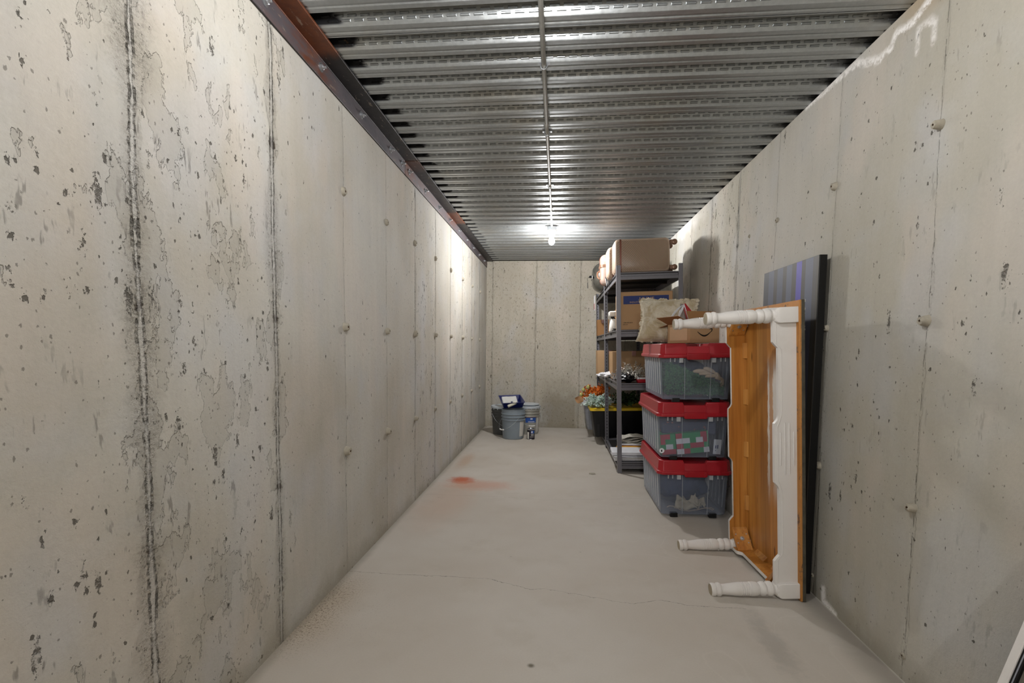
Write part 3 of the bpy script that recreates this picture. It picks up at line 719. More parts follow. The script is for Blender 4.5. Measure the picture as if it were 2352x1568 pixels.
def small_box(M,label,w,d,h,mat,tape=True,cat='box',name='cardboard_box'):
    t=thing(name,label,cat,M); MB().box(0,0,0,w,d,h).build('box_body',mat,t,bevel=.002)
    if tape: MB().box(w/2-.022,-.0008,h-.05,w/2+.022,d+.0008,h+.0009).build('tape',M_tape,t)
    return t
small_box(on(1.380,.10,.75),'plain brown box at the back of the second shelf','%s'%.3 and .32,.30,.26,M_cardd)
small_box(on(1.380,-.01,.9,0,1),'narrow brown box standing at the far end of the second shelf',.16,.2,.22,M_cardd)
# ---- third level: cartons, silver branches, red tin
small_box(on(.870,.03,.66),'open-sided brown carton behind the silver tinsel branches',.46,.34,.30,M_card)
small_box(on(.870,-.075,.10,0,1),'upright brown carton at the left edge of the far shelving unit',.30,.26,.31,M_card)
M_tinsel=simple('silver_tinsel','#cfcbc2',.35,.8,.6,.35,60)
def sprays(b,n,cx,cy,cz,sx,sy,sz,leaf,ll,lw,rg,stem=True):
    for i in range(n):
        a=rg.uniform(0,2*PI); e=rg.uniform(-.1,1.2); L=rg.uniform(.6,1.)
        d=Vector((math.cos(a)*math.cos(e)*sx,math.sin(a)*math.cos(e)*sy,abs(math.sin(e))*sz))*L
        o=Vector((cx,cy,cz)); p1=o+d*.5+Vector((0,0,.15*sz)); p2=o+d
        if stem:
            b.mi=0; b.tube([o,p1,p2],.0025,4)
        b.mi=min(1,b.mi+1) if False else b.mi
        for k in range(leaf):
            f_=rg.uniform(.25,1.02); c=o.lerp(p1,f_*2) if f_<.5 else p1.lerp(p2,(f_-.5)*2)
            dr=Vector((rg.gauss(0,1),rg.gauss(0,1),rg.gauss(0,1))).normalized(); up=dr.orthogonal().normalized()
            up.rotate(Matrix.Rotation(rg.uniform(0,6),3,dr)); 
            l=ll*rg.uniform(.6,1.2); w=lw*rg.uniform(.7,1.2); m=dr.cross(up)*.25*w
            i0=b.vert(c); i1=b.vert(c+dr*l*.5+up*w+m); i2=b.vert(c+dr*l); i3=b.vert(c+dr*l*.5-up*w+m)
            b.face((i0,i1,i2,i3))
rg=random.Random(11)
t=thing('tinsel_branches','bundle of silver glitter branches lying on the third shelf','decoration',on(.870,.19,.15))
b=MB(); sprays(b,34,0,.05,.03,.20,.20,.17,0,.01,.003,rg); b.build('stems',simple('branch_brown','#5b5348',.5,.4),t)
b=MB(); sprays(b,60,0,.05,.03,.21,.20,.19,34,.020,.0035,rg,False); o=b.build('glitter_leaves',M_tinsel,t,smooth=0); 
b=MB(); sprays(b,26,-.13,.03,.03,.13,.14,.12,30,.022,.005,rg,False); o=b.build('bright_tinsel',M_foil,t,smooth=0)
o['label']='brighter silver tinsel'
t=thing('foil_sheet','folded white glossy packing sheet at the left edge of the third shelf','packaging',on(.872,-.05,.9))
crumple(MB(),.05,.05,.03,.09,.12,.03,8.,.5).build('sheet',M_paper,t,smooth=20)
t=thing('lidded_dish','shallow red dish with clear lid at the front right of the third shelf','dish',on(.871,.19,.03))
MB().loft([[(p[0],p[1],z) for p in rrect(i,i,.17-i,.12-i,.02,5)] for z,i in ((0,.01),(.03,0),(.034,0))]).build('dish',M_red,t)
MB().loft([[(p[0],p[1],z) for p in rrect(i,i,.17-i,.12-i,.02,5)] for z,i in ((.035,0),(.05,.008),(.052,.02))]).build('lid',M_foil,t)
t=thing('dark_bag','black fabric bundle under the silver branches','bag',on(.871,.05,.10))
crumple(MB(),.06,.05,.045,.09,.10,.045,2.,.4).build('bundle',M_black,t,smooth=30)
# ---- bottom shelf: papers
def papers(M,label,n,w,d,mat,th=.002,seed=1,cat='papers',name='paper_stack',curl=0.):
    t=thing(name,label,cat,M); q=random.Random(seed)
    for i in range(n):
        z=i*(th+.0006); b=MB(); b.M=T(q.uniform(-.008,.008),q.uniform(-.008,.008),z,q.uniform(-.05,.05))
        def fn(u,v,s=0): return (u*w,v*d,curl*math.sin(u*3+i)*.6*(i/max(n,1))+curl*.3*math.sin(v*5+i*2))
        b.grid(fn,8,6); b.build('sheet',mat[i%len(mat)] if isinstance(mat,list) else mat,t,solid=th)
    return t
M_news=None
def news_mat():
    g=G('newsprint'); P=g.pos(); x,y,z=g.sep(P)[:3]
    li=g.ss(g.m('FRACT',g.mul(y,160.)),.45,.6); n=g.ss(g.noise(P,45.,4.,.8),.45,.55)
    col=g.mix(g.mul(g.mul(li,n),.6),lin('#cfcbc0'),lin('#3c3a38'))
    g.bsdf(col,.8,0.,.2); return g.out()
M_news=news_mat(); M_pink=simple('pink_magazine','#c78fae',.4,0.,.5,.15,30); M_env=simple('yellow_envelope','#c7902c',.6,0.,.3,.06,20)
papers(on(.110,-.020,.055),'pile of white and grey loose papers on the bottom shelf behind the front post',9,.34,.26,[M_paper,M_news,M_paper],.004,3,curl=.004)
t=thing('white_binder','thick white paper pack lying on top of the loose papers on the bottom shelf','paper',on(.157,-.045,.075,-.04))
MB().box(0,0,0,.36,.26,.030).build('pack',M_paper,t,bevel=.003)
t=thing('padded_envelope','yellow padded envelope leaning under the magazines on the bottom shelf','envelope',on(.108,.03,.44,-.25))
MB().loft([[(p[0],p[1],z) for p in rrect(i,i,.36-i,.26-i,.02,4)] for z,i in ((0,.015),(.02,0),(.05,0),(.07,.02))]).build('envelope',M_env,t,smooth=60)
papers(on(.182,.06,.45,-.12),'slim stack of pink and white magazines on the yellow envelope',4,.28,.2,[M_pink,M_paper],.004,6,name='magazine_stack',cat='magazines',curl=.006)
t=thing('folded_newspaper','loosely folded newspaper bundle lying on the magazines','newspaper',on(.198,.055,.46,-.08))
b=MB()
for i in range(5):
    z=i*.016
    def fn(u,v): return (u*.3,v*.2,z+.012*math.sin(u*6+i)+.014*mnoise.noise(Vector((u*4,v*4,i))))
    b.grid(fn,14,10)
b.build('newspaper',M_news,t,solid=.004)

# ---- black tote with yellow lid + artificial plants on the far unit
def bin_(M,label,w,d,h,body,lid,name='storage_bin'):
    t=thing(name,label,'bin',M); tp=.055
    b=MB(); b.loft([[(p[0],p[1],z) for p in rrect(i,i,w-i,d-i,.04,6)] for z,i in ((0,tp),(.01,tp-.005),(h-.02,.012),(h-.02,.004),(h,.004))]); 
    for k in range(3):
        xx=.09+k*(w-.18)/2; b.box(xx-.015,tp*.8-.012,.02,xx+.015,tp*.6,h-.03)
    b.build('bin_body',body,t,bevel=.003)
    if lid:
        b=MB(); b.loft([[(p[0],p[1],z) for p in rrect(i,i,w-i,d-i,.045,6)] for z,i in ((h-.022,-.012),(h+.004,-.012),(h+.012,0),(h+.012,.03),(h+.004,.035))]); b.build('bin_lid',lid,t,smooth=50)
    return t
bin_(on(.107,-.165,.056,0,1),'black storage bin with a bright yellow lid overhanging the bottom shelf of the far unit',.745,.52,.355,M_blackbin,M_yellow)
bin_(on(.107,-.225,.60,0,1),'grey storage bin behind the black bin at the back wall end',.72,.50,.36,M_greybin,M_lidw)
def leafmat(name,a,bb):
    g=G(name); P=g.pos(); n=g.noise(P,70.,3.,.7)
    g.bsdf(g.mix(g.ss(n,.35,.65),lin(a),lin(bb)),.5,0.,.4); return g.out()
M_euc=leafmat('eucalyptus_leaf','#7fa892','#eef4f0'); M_grn=leafmat('dark_leaf','#1e3a20','#4a6a3c'); M_aut=leafmat('autumn_leaf','#a8400f','#f09030'); M_olive=leafmat('olive_leaf','#8a8a3a','#c9c98a')
t=thing('eucalyptus_spray','bunch of artificial pale green and white eucalyptus leaves on the yellow lid','plant',on(.478,-.06,.16,0,1))
b=MB(); sprays(b,26,0,0,.01,.17,.16,.14,0,.01,.004,rg); b.build('stems',M_grn,t)
b=MB(); sprays(b,70,-.02,0,.02,.20,.18,.17,26,.030,.011,rg,False); b.build('leaves',M_euc,t,smooth=0)
b=MB(); sprays(b,16,.0,-.03,.01,.16,.10,.08,16,.034,.012,rg,False); o=b.build('olive_leaves',M_olive,t,smooth=0)
t=thing('autumn_garland','orange and red artificial maple leaf garland behind the eucalyptus','plant',on(.478,-.08,.40,0,1))
b=MB(); sprays(b,20,0,0,.05,.2,.1,.2,0,.01,.004,rg); b.build('stems',M_grn,t)
b=MB(); sprays(b,60,0,0,.08,.24,.14,.22,24,.034,.013,rg,False); b.build('leaves',M_aut,t,smooth=0)
b=MB()
for c in ((-.16,-.05,.20),(-.19,-.08,.14),(-.10,-.06,.235)): crumple(b,*c,.022,.022,.026,c[0]*9,.1,8)
b.build('gourds',M_olive,t)
t=thing('brown_leaf','single tan paper leaf sticking out left of the plants above the yellow lid','leaf',on(.56,-.30,.25,0,1))
b=MB(); b.M=T(0,0,0,0,R(20)); b.grid(lambda u,v:((u-.5)*.11,.02*math.sin(u*3+v*3),(v-.5)*.10*math.sin(PI*min(1,max(0,u*.9+.05)))),8,6); b.build('leaf_blade',simple('tan_leaf','#b48a62',.6),t)
t=thing('dark_ivy','dark green artificial ivy on the right half of the yellow lid','plant',on(.478,.30,.22,0,1))
b=MB(); sprays(b,46,0,0,.02,.24,.2,.2,20,.034,.012,rg,False); b.build('leaves',M_grn,t,smooth=0)
b=MB(); sprays(b,18,0,0,.0,.22,.18,.17,0,.034,.012,rg); b.build('stems',M_grn,t)

# ---------------------------------------------------------------- stacked clear totes
TT=T(.745,3.485,0)@Matrix.Rotation(-.022,4,'Y')
TW,TD,TH=.495,.78,.400
def tote(level,label):
    z0=level*.4135
    t=thing('storage_tote',label,'tote',TT@T((-.004,-.012,0)[level],0,z0,(0,.006,-.004)[level]),group=None)
    hb=.020   # foot
    def ring(z,i): return [(p[0],p[1],z) for p in rrect(i,i,TW-i,TD-i,.030,5)]
    b=MB(); b.loft([ring(hb+.004,.030),ring(hb,.026),ring(hb+.004,.024),ring(.31,.012),ring(.345,.011)],True,False)
    b.build('tote_body',M_clear,t,smooth=40)
    # moulded ribs: vertical on the long sides, two lines on the end
    def rib(fn):
        b=MB(); fn(b); b.build('moulded_rib',M_rib,t,smooth=0)
    for s in (0,1):
        for yy in (.11,.19,.27,.35,.43,.51,.59,.67):
            x0=(.026 if s==0 else TW-.026); x1=(.012 if s==0 else TW-.012); sg=-1 if s==0 else 1; wv=.008
            rib(lambda b:b.loft([[(x0,yy-wv,hb+.03),(x0+sg*.006,yy-wv,hb+.03),(x0+sg*.006,yy+wv,hb+.03),(x0,yy+wv,hb+.03)],[(x1,yy-wv,.31),(x1+sg*.006,yy-wv,.31),(x1+sg*.006,yy+wv,.31),(x1,yy+wv,.31)]]))
    for xx in (.165,.345):
        x2=xx+(.004 if xx<.2 else -.004); q=.0011
        rib(lambda b:b.loft([[(x2-q,.0245,hb+.004),(x2+q,.0245,hb+.004),(x2+q,.022,hb+.004),(x2-q,.022,hb+.004)],[(xx-q,.013,.31),(xx+q,.013,.31),(xx+q,.0095,.31),(xx-q,.0095,.31)]]))
    for xx in (.065,.095,.405,.435): rib(lambda b:b.box(xx-.0025,-.002,.285,xx+.0025,.012,.315))
    for xx in (.125,.345):
        rib(lambda b:b.loft([[(xx,-.004,.312),(xx+.026,-.004,.312),(xx+.026,.011,.312),(xx+.023,.011,.312),(xx+.023,-.001,.312),(xx+.003,-.001,.312),(xx+.003,.011,.312),(xx,.011,.312)],[(xx,-.004,.280),(xx+.026,-.004,.280),(xx+.026,.011,.280),(xx+.023,.011,.280),(xx+.023,-.001,.280),(xx+.003,-.001,.280),(xx+.003,.011,.280),(xx,.011,.280)]]))
    # black wheels / corner pads
    for xx in (.085,.355):
        for yy in (.018,TD-.055):
            MB().box(xx,yy,0,xx+.052,yy+.037,.030).build('foot_pad',M_black,t,bevel=.003)
    # lid
    b=MB(); zt=TH+.0135
    def lr(z,i,c=.032,dz=0.,bow=0.): # chamfered-corner outline, notched at the latch
        pts=[(i+c,i,0),(.166,i,0),(.174,i,dz),(TW-.174,i,dz),(TW-.166,i,0),(TW-i-c,i,0),(TW-i,i+c,0)]
        n=8
        for k in range(1,n): f=k/n; pts.append((TW-i+bow*math.sin(PI*f),i+c+(TD-2*i-2*c)*f,0))
        pts+=[(TW-i,TD-i-c,0),(TW-i-c,TD-i,0),(i+c,TD-i,0),(i,TD-i-c,0)]
        for k in range(n-1,0,-1): f=k/n; pts.append((i-bow*math.sin(PI*f),i+c+(TD-2*i-2*c)*f,0))
        pts.append((i,i+c,0))
        return [(x,y,z-d) for x,y,d in pts]
    b.loft([lr(.312,-.006),lr(.318,-.013),lr(.336,-.012),lr(.340,-.004),lr(zt-.003,.003,.028,.020),lr(zt+.001,.008,.026,.020),lr(zt+.001,.030,.02,.020),lr(zt-.020,.036,.02,.001)],False,True)
    b.build('tote_lid',M_red,t,bevel=.003,smooth=30)
    b=MB(); x0,x1=.172,.328
    b.loft([[(x0+.010,-.019,.300),(x1-.010,-.019,.300),(x1-.010,.004,.300),(x0+.010,.004,.300)],[(x0,-.0215,.306),(x1,-.0215,.306),(x1,.004,.306),(x0,.004,.306)],[(x0,-.0205,.342),(x1,-.0205,.342),(x1,.004,.342),(x0,.004,.342)],[(x0+.003,-.010,.346),(x1-.003,-.010,.346),(x1-.003,.008,.346),(x0+.003,.008,.346)],[(x0+.003,-.002,zt-.0195),(x1-.003,-.002,zt-.0195),(x1-.003,.012,zt-.021),(x0+.003,.012,zt-.021)]])
    b.box(x0+.016,-.0228,.3045,x0+.019,-.019,.340); b.box(x1-.019,-.0228,.3045,x1-.016,-.019,.340)
    b.build('latch',M_red,t,bevel=.002,smooth=30)
    return t
tote(0,'clear red-lidded tote standing on the floor, lowest of the stack')
tote(1,'clear plastic tote with red lid in the middle of the stack, holding wrapped gifts')
tote(2,'clear plastic tote with red lid on top of the stack, holding a green garland')
def inT(level,x,y,z,rz=0,rx=0): return TT@T((-.004,-.012,0)[level],0,level*.4135)@T(x,y,z,rz,0,rx)
# contents: bottom
M_canvas=simple('beige_canvas','#bdb29c',.85,0.,.2,.08,40,.6); M_canvas2=simple('beige_strap','#a89a8c',.85,0.,.2,.05,40)
M_dark=simple('navy_cloth','#36456a',.9,0.,.2,.25,12,.8)
t=thing('cloth_bag','crumpled beige canvas bag with long strap inside the lowest tote','bag',inT(0,.10,.06,.028))
b=MB()
def sheet(b,P0,P1,P2,P3,amp,seed,n=12):
    P=[Vector(p) for p in (P0,P1,P2,P3)]
    def fn(u,v):
        q=(P[0]*(1-u)+P[1]*u)*(1-v)+(P[3]*(1-u)+P[2]*u)*v
        return tuple(q+Vector((0,amp*mnoise.noise(Vector((u*3,v*3,seed))),amp*mnoise.noise(Vector((u*3,v*3,seed+5))))))
    b.grid(fn,n,n)
sheet(b,(.02,0,.03),(.20,.01,.015),(.12,.10,.07),(.055,.05,.105),.03,1)
sheet(b,(.06,.03,.02),(.22,.02,.03),(.24,.06,.085),(.10,.06,.03),.03,2)
sheet(b,(.13,.05,.03),(.20,.03,.04),(.19,.08,.115),(.14,.08,.06),.02,3)
sheet(b,(.18,.01,.03),(.25,.02,.05),(.245,.05,.085),(.18,.05,.07),.03,4)
b.build('canvas',M_canvas,t,solid=.003,smooth=60)
b=MB(); b.tube([(-.03,0,.03),(-.015,-.005,.042),(.01,-.005,.04),(.06,-.01,.018),(.12,-.012,.008),(.19,-.01,.02),(.24,-.01,.036),(.28,-.005,.034),(.30,0,.022),(.29,.005,.014),(.27,0,.026),(.23,-.004,.028)],.004,8); b.build('strap',M_canvas2,t)
t=thing('dark_fabric_pile','dark navy cloth filling the back of the lowest tote','cloth',inT(0,.25,.46,.16))
crumple(MB(),0,0,0,.20,.28,.13,4.,.25).build('cloth',M_dark,t,smooth=60)
# middle: wrapped gifts
def gift_mat(gw,gh):
    g=G('gift_wrap'); P=g.pos(); x,y,z=g.sep(P)[:3]
    cells=['GRRGRG','RGGWGR','GWRGWG','RGGRRG','GRWGGR']
    cx=g.m('FLOOR',g.m('DIVIDE',x,gw)); cz=g.m('FLOOR',g.m('DIVIDE',z,gh))
    w=g.n('ShaderNodeTexWhiteNoise',{'Vector':g.vec(g.add(cx,3.),cz,1.)},noise_dimensions='3D')
    col=g.ramp(w,[(0.,lin('#2c8a4e')),(.44,lin('#a8333f')),(.74,lin('#d5d5dc'))],'CONSTANT')
    g.bsdf(col,.4,0.,.5); return g.out()
M_gg=simple('gift_green','#2f9457',.4,0.,.5,.05,30); M_gr=simple('gift_red','#b23945',.4,0.,.5,.05,30); M_gw=simple('gift_white','#dfdfe6',.4,0.,.5,.03,30)
def gift(M,label,w,d,h,cells,cw,ch):
    t=thing('wrapped_gift',label,'gift',M)
    MB().box(0,0,0,w,d,h).build('gift_paper',M_gg,t,bevel=.001)
    for nm,mt,key in (('red_squares',M_gr,'R'),('white_squares',M_gw,'W')):
        b=MB()
        for c0,c1,r,k in cells:
            if k==key: b.box(min(w,c0*cw),-.0012,max(0,h-(r+1)*ch),min(w,c1*cw),-.0002,h-r*ch)
        b.build(nm,mt,t,smooth=0)
gift(inT(1,.142,.040,.036)@Matrix.Rotation(R(-6),4,'Y'),'flat gift wrapped in green, red and white checked paper, right one in the middle tote',.225,.16,.150,
 [(0,.9,0,'R'),(3.6,4.5,0,'R'),(0,2,1,'W'),(2.9,3.9,1,'W'),(3.9,4.5,1,'R'),(0,1,2,'R'),(2,4,2,'R'),(0,1.05,3,'W'),(1.05,1.95,3,'R'),(3.9,4.7,3,'W')],.0475,.0375)
gift(inT(1,.034,.050,.030)@Matrix.Rotation(R(-5),4,'Y'),'green and red wrapped gift with one white square, left one in the middle tote',.105,.20,.145,
 [(0,1.45,0,'R'),(0,.7,1,'R'),(.75,1.8,2,'W'),(.1,2.3,3,'R')],.0475,.0365)
t=thing('price_card','small white label card with blue print at the right end of the middle tote','card',inT(1,.385,.034,.045)@Matrix.Rotation(R(4),4,'Y'))
MB().box(0,0,0,.052,.003,.105).build('card',M_paper,t)
MB().box(.012,-.001,.04,.019,-.0002,.062).box(.026,-.001,.04,.032,-.0002,.066).box(.014,-.001,.022,.018,-.0002,.03).build('print',M_blueink,t)
t=thing('round_tag','white round sticker with a black mark at the lower left of the middle tote','sticker',inT(1,.028,.0185,.068)@Matrix.Rotation(PI/2,4,'X'))
MB().lathe([(.018,0),(.018,.001)],24).build('disc',M_paper,t); MB().box(-.005,-.008,.001,.004,.006,.0018).build('mark',M_black,t)
t=thing('dark_fabric_pile','dark blue cloth behind the wrapped gifts in the middle tote','cloth',inT(1,.25,.47,.15))
crumple(MB(),0,0,0,.20,.26,.12,9.,.2).build('cloth',M_dark,t,smooth=60)
t=thing('printed_bag','muted purple bag with faint red star print above the gifts in the middle tote','bag',inT(1,.045,.10,.165))
def star_mat():
    g=G('purple_print'); P=g.pos(); x,y,z=g.sep(P)[:3]; n=g.ss(g.noise(P,28.,3.,.6),.60,.66)
    g.bsdf(g.mix(n,lin('#4a4d66'),lin('#a2675f')),.6,0.,.3); return g.out()
b=MB(); b.box(0,0,0,.39,.20,.10); b.build('bag',star_mat(),t,bevel=.02)
# top: garland and braided pieces
M_pineg=leafmat('garland_needle','#24582f','#57924f')
o=MB()
rg=random.Random(23)
for i in range(5200):
    x=rg.uniform(.045,.45); y=rg.uniform(.05,.70); hmax=.245-.16*max(0,(x-.10))/.35+.02*mnoise.noise(Vector((x*14,y*14,0)))
    z=.028+hmax*rg.random()**.6
    if rg.random()<.45: y=rg.uniform(.045,.12)
    d=Vector((rg.gauss(0,1),rg.gauss(0,.7),rg.gauss(0,1))).normalized()*rg.uniform(.018,.032); s=d.cross(Vector((0,1,0.3))).normalized()*.0022
    c=Vector((min(max(x,.055),.44),y,max(z,.055))); a=c-d/2; e=c+d/2
    i0=o.vert(a-s);i1=o.vert(a+s);i2=o.vert(e+s*.5);i3=o.vert(e-s*.5); o.face((i0,i1,i2,i3))
ob=o.build('pine_garland',M_pineg,smooth=0); tag(ob,'heap of artificial green pine garland inside the topmost tote','garland',kind='stuff'); ob.matrix_world=inT(2,0,0,0)
t=thing('garland_core','dark heap under the green garland in the topmost tote','cloth',inT(2,.24,.40,.09))
crumple(MB(),0,0,.01,.185,.31,.085,6.,.12).build('core',simple('dark_green','#2a4434',.9),t)
M_cream=simple('cream_knit','#cdb494',.8,0.,.2,.08,30,.6)
t=thing('braided_swag','thick cream braided swag curving down inside the topmost tote','decoration',inT(2,0,.055,0))
for (x0,z0,x1,z1,r) in ((.235,.215,.335,.208,.017),(.305,.238,.385,.205,.016),(.275,.196,.365,.195,.014),(.32,.178,.41,.180,.014),(.385,.205,.42,.160,.014),(.385,.170,.447,.150,.0135),(.437,.158,.432,.095,.012)):
    b=MB(); A=Vector((x0,.0,z0)); B=Vector((x1,.01,z1)); pts=[A.lerp(B,k/8)+Vector((0,0,.006*math.sin(PI*k/8))) for k in range(9)]
    b.tube(pts,r,12,rs=[r*max(.25,math.sin(PI*(.08+.84*k/8)))**.6 for k in range(9)]); b.build('strand',M_cream,t,smooth=60)
t=thing('dark_fabric_pile','dark cloth behind the braided swag in the topmost tote','cloth',inT(2,.30,.50,.20))
crumple(MB(),0,0,0,.14,.22,.09,12.,.2).build('cloth',M_dark,t,smooth=60)

# ---------------------------------------------------------------- on top of the totes
ZT=3*.4135+.004
def onT(x,y,z,rz=0): return TT@T(x,y,ZT+z,rz)
# cushion
def fur():
    g=G('cream_fur'); P=g.pos(); n=g.noise(P,9.,5.,.6,.8); n2=g.noise(P,70.,4.,.7)
    col=g.mix(g.ss(n,.38,.62),lin('#b6a688'),lin('#d3cab7')); col=g.mix(1.,col,g.gray(g.add(.88,g.mul(n2,.24))),'MULTIPLY')
    g.bsdf(col,.95,0.,.15,g.bump(g.add(g.mul(n,3.),n2),.008,.8)); return g.out()
M_fur=fur()
def cushion(M):
    t=thing('cushion','cream plush cushion with ragged trim standing behind the smile-marked box','cushion',M)
    W,Hh=.415,.345; rg=random.Random(4)
    b=MB()
    def surf(sg):
        def fn(u,v):
            a=2*u-1; c=2*v-1
            e=max(0,(1-a*a)*(1-c*c))**.42
            pin=1-.07*(1-abs(a*c))*(a*a+c*c)*.5
            x=a*W/2*(1-.05*(1-a*a)*0)*(1-.06*(1-c*c)*abs(a)*0+.0)*pin; z=c*Hh/2*pin
            y=sg*.10*e+.030*mnoise.noise(Vector((a*2.2,c*2.2,sg*2)))*e+.012*mnoise.noise(Vector((a*6,c*6,sg*2)))*e; x-=.03*c*c*(a<0)*abs(a)
            return (x,y,z+Hh/2)
        return fn
    b.grid(surf(-1),26,22); b.grid(surf(1),26,22)
    b.build('cushion_body',M_fur,t,smooth=80)
    b=MB()
    per=[]
    N=150
    for k in range(N):
        s=k/N*4; q=int(s); f_=s-q
        a,c=[(2*f_-1,-1),(1,2*f_-1),(1-2*f_,1),(-1,1-2*f_)][q]
        pin=1-.07*(1-abs(a*c))*(a*a+c*c)*.5
        px,pz=a*W/2*pin,c*Hh/2*pin+Hh/2
        if pz<.02: pz+=.012
        r=rg.uniform(.007,.014)
        crumple(b,px+rg.uniform(-.004,.004),rg.uniform(-.008,.008),pz+rg.uniform(-.004,.004),r*1.2,r,r,k*1.3,.6,4)
    b.build('ragged_trim',M_fur,t,smooth=80)
    return t
Mc=onT(.135,.475,.006,R(-14))@Matrix.Rotation(R(-8),4,'X')@Matrix.Rotation(R(3),4,'Y')
cushion(Mc)
# open box with black curved arrow
t=thing('open_box','open brown cardboard box with a black curved arrow on top of the tote stack','box',onT(.220,.100,0,R(25)))
a_,b_,h_=.262,.25,.140; th=.004
bb=MB()
bb.box(0,0,0,a_,th,h_); bb.box(0,b_-th,0,a_,b_,h_); bb.box(0,th,0,th,b_-th,h_); bb.box(a_-th,th,0,a_,b_-th,h_); bb.box(th,th,0,a_-th,b_-th,th)
bb.M=T(0,0,0,R(-38)) if 0 else Matrix.Identity(4)
# right-hand face should look towards the camera: rotate so the long face is near-frontal
bb.build('box_body',M_card,t,bevel=.001)
for nm,Mx,sx,sy in (('flap',T(0,0,h_,0,0,0)@Matrix.Rotation(R(-115),4,'X'),a_,-.10),('flap',T(0,0,h_)@Matrix.Rotation(R(25),4,'Y')@Matrix.Identity(4),-.115,b_),('flap',T(0,b_,h_)@Matrix.Rotation(R(-10),4,'X'),a_,.12)):
    q=MB(); q.M=Mx; q.box(min(0,sx),min(0,sy),0,max(0,sx),max(0,sy),.003); o=q.build(nm,M_cardd,t)
q=MB(); q.M=T(0,0,h_)@Matrix.Rotation(R(25),4,'Y'); q.box(-.08,.002,.0032,-.05,b_-.002,.0040); q.build('tape',M_tape,t)
q=MB(); q.box(-.0012,.03,.02,-.0002,b_-.025,h_-.02); q.build('light_patch',M_cardp,t)  # patch of lamplight on the left face, painted as a paler rectangle
# the curved arrow on the face y=0
q=MB(); pts=[]
cx0=.125; 
up=[];lo=[]
for k in range(25):
    s=k/24; x=.065+.125*s; z=.082-.036*math.sin(PI*min(1,s*.93+.02))**1.0+.010*s
    w=.0012+.0046*math.sin(PI*min(1,(s*.9+.06)))
    up.append((x,-.0012,z+w)); lo.append((x,-.0012,z-w))
q.loft([[u_i,l_i,(l_i[0],-.0002,l_i[2]),(u_i[0],-.0002,u_i[2])] for u_i,l_i in zip(up,lo)])
hd=[(.170,.098),(.178,.1045),(.192,.106),(.198,.101),(.197,.090),(.191,.080),(.186,.083),(.190,.092),(.190,.098),(.182,.099)]
q.prism(hd,'y',-.0012,-.0002)
q.build('curved_arrow',M_blackink,t,smooth=0)
# torn gift bag: silver-white strips and red panel
M_silvp=simple('silver_card','#dcdde0',.25,.4,.6,.05,20); M_greyp=simple('grey_card','#8f8880',.5,0.,.4,.05,20)
t=thing('gift_box','open gift box with a red flap and curled silver ribbons standing inside the cardboard box','gift',onT(.200,.225,.078,R(4)))
b=MB(); b.M=Matrix.Identity(4)
sheet(b,(-.025,.02,0),(.055,.02,0),(.012,.05,.215),(-.005,.05,.215),.0,1,4); b.build('grey_panel',M_greyp,t,solid=.002)
b=MB(); b.loft([[(.012,.02,.212),(.024,.02,.216),(.024,.07,.216),(.012,.07,.212)],[(.050,.0,.085),(.135,.03,.085),(.135,.08,.085),(.050,.075,.085)]]); b.build('red_flap',M_red,t)
b=MB(); b.loft([[(.010,.016,.212),(.013,.016,.213),(.013,.02,.213),(.010,.02,.212)],[(.043,-.004,.085),(.050,-.004,.085),(.050,.004,.085),(.043,.004,.085)]]); b.build('pale_edge',M_paper,t)
for off,l in ((0,0),(.035,1)):
    b=MB(); 
    pts=[(.004+0*off,.205),( -.03+off*.6,.185),(-.06+off,.155),(-.085+off*1.35,.115),(-.092+off*1.5,.095)]
    ws=[.003,.018,.022,.015,.006]
    rings=[[(x,.012-.012*l,z),(x+w,.012-.012*l,z+w*.2),(x+w,.016-.012*l,z+w*.2),(x,.016-.012*l,z)] for (x,z),w in zip(pts,ws)]
    b.loft(rings); b.build('ribbon',M_silvp,t,smooth=60)

# ---------------------------------------------------------------- coffee table on its side
TB=T(1.206,2.370,.003)@Matrix.Rotation(.041,4,'Z')@Matrix.Rotation(-.058,4,'Y')
t=thing('coffee_table','white painted coffee table turned on its side, bare orange pine underside and four turned legs','table',TB)
L,WD,ST=1.437,.630,.023
b=MB(); b.mi=0; b.box(-ST,0,0,0,WD,L); o=b.build('tabletop',[M_edge],t,bevel=.003)
o['label']='bare chipped wood edge'
MB().box(-ST-.001,.06,.06,-ST+.0005,WD-.05,L-.06).build('underside_panel',M_pine_top,t,smooth=0)
MB().box(-.0150,-.0010,-.0004,.0015,WD+.001,L+.001).build('top_finish',M_topface,t,bevel=.002)
AP=.108
def scallop(L0,L1,deep,shallow,mid=True):
    def sm(a): a=max(0,min(1,a)); return a*a*(3-2*a)
    out=[]
    N=90
    for k in range(N+1):
        s=L0+(L1-L0)*k/N; d=shallow
        for e in (s-L0,L1-s):
            d=max(d,shallow+(deep-shallow)*(1-sm((e-.115)/.03)))
        if mid:
            c=abs(s-(L0+L1)/2); d=max(d,shallow+(deep-shallow)*.85*(1-sm((c-.14)/.028)))
        out.append((s,d))
    return out
def apron(name,y0,y1,out_side):
    sc=scallop(.075,L-.075,AP,AP-.024)
    poly=[(-ST,.075)]+[(-ST-d,s) for s,d in sc]+[(-ST,L-.075)]
    b=MB(); ids=None
    b.prism(poly,'y',y0,y1)
    # white outside & free edge, pine inside
    bmi=[]
    for fidx,fc in enumerate(b.f):
        ys=[b.v[i][1] for i in fc]
        inner=(all(abs(v-(y1 if out_side<0 else y0))<1e-6 for v in ys))
        bmi.append(1 if inner else 0)
    b.m=bmi
    o=b.build(name,[M_white,M_pine],t,smooth=25)
    return o
apron('apron',.028,.048,-1); apron('apron',WD-.048,WD-.028,1)
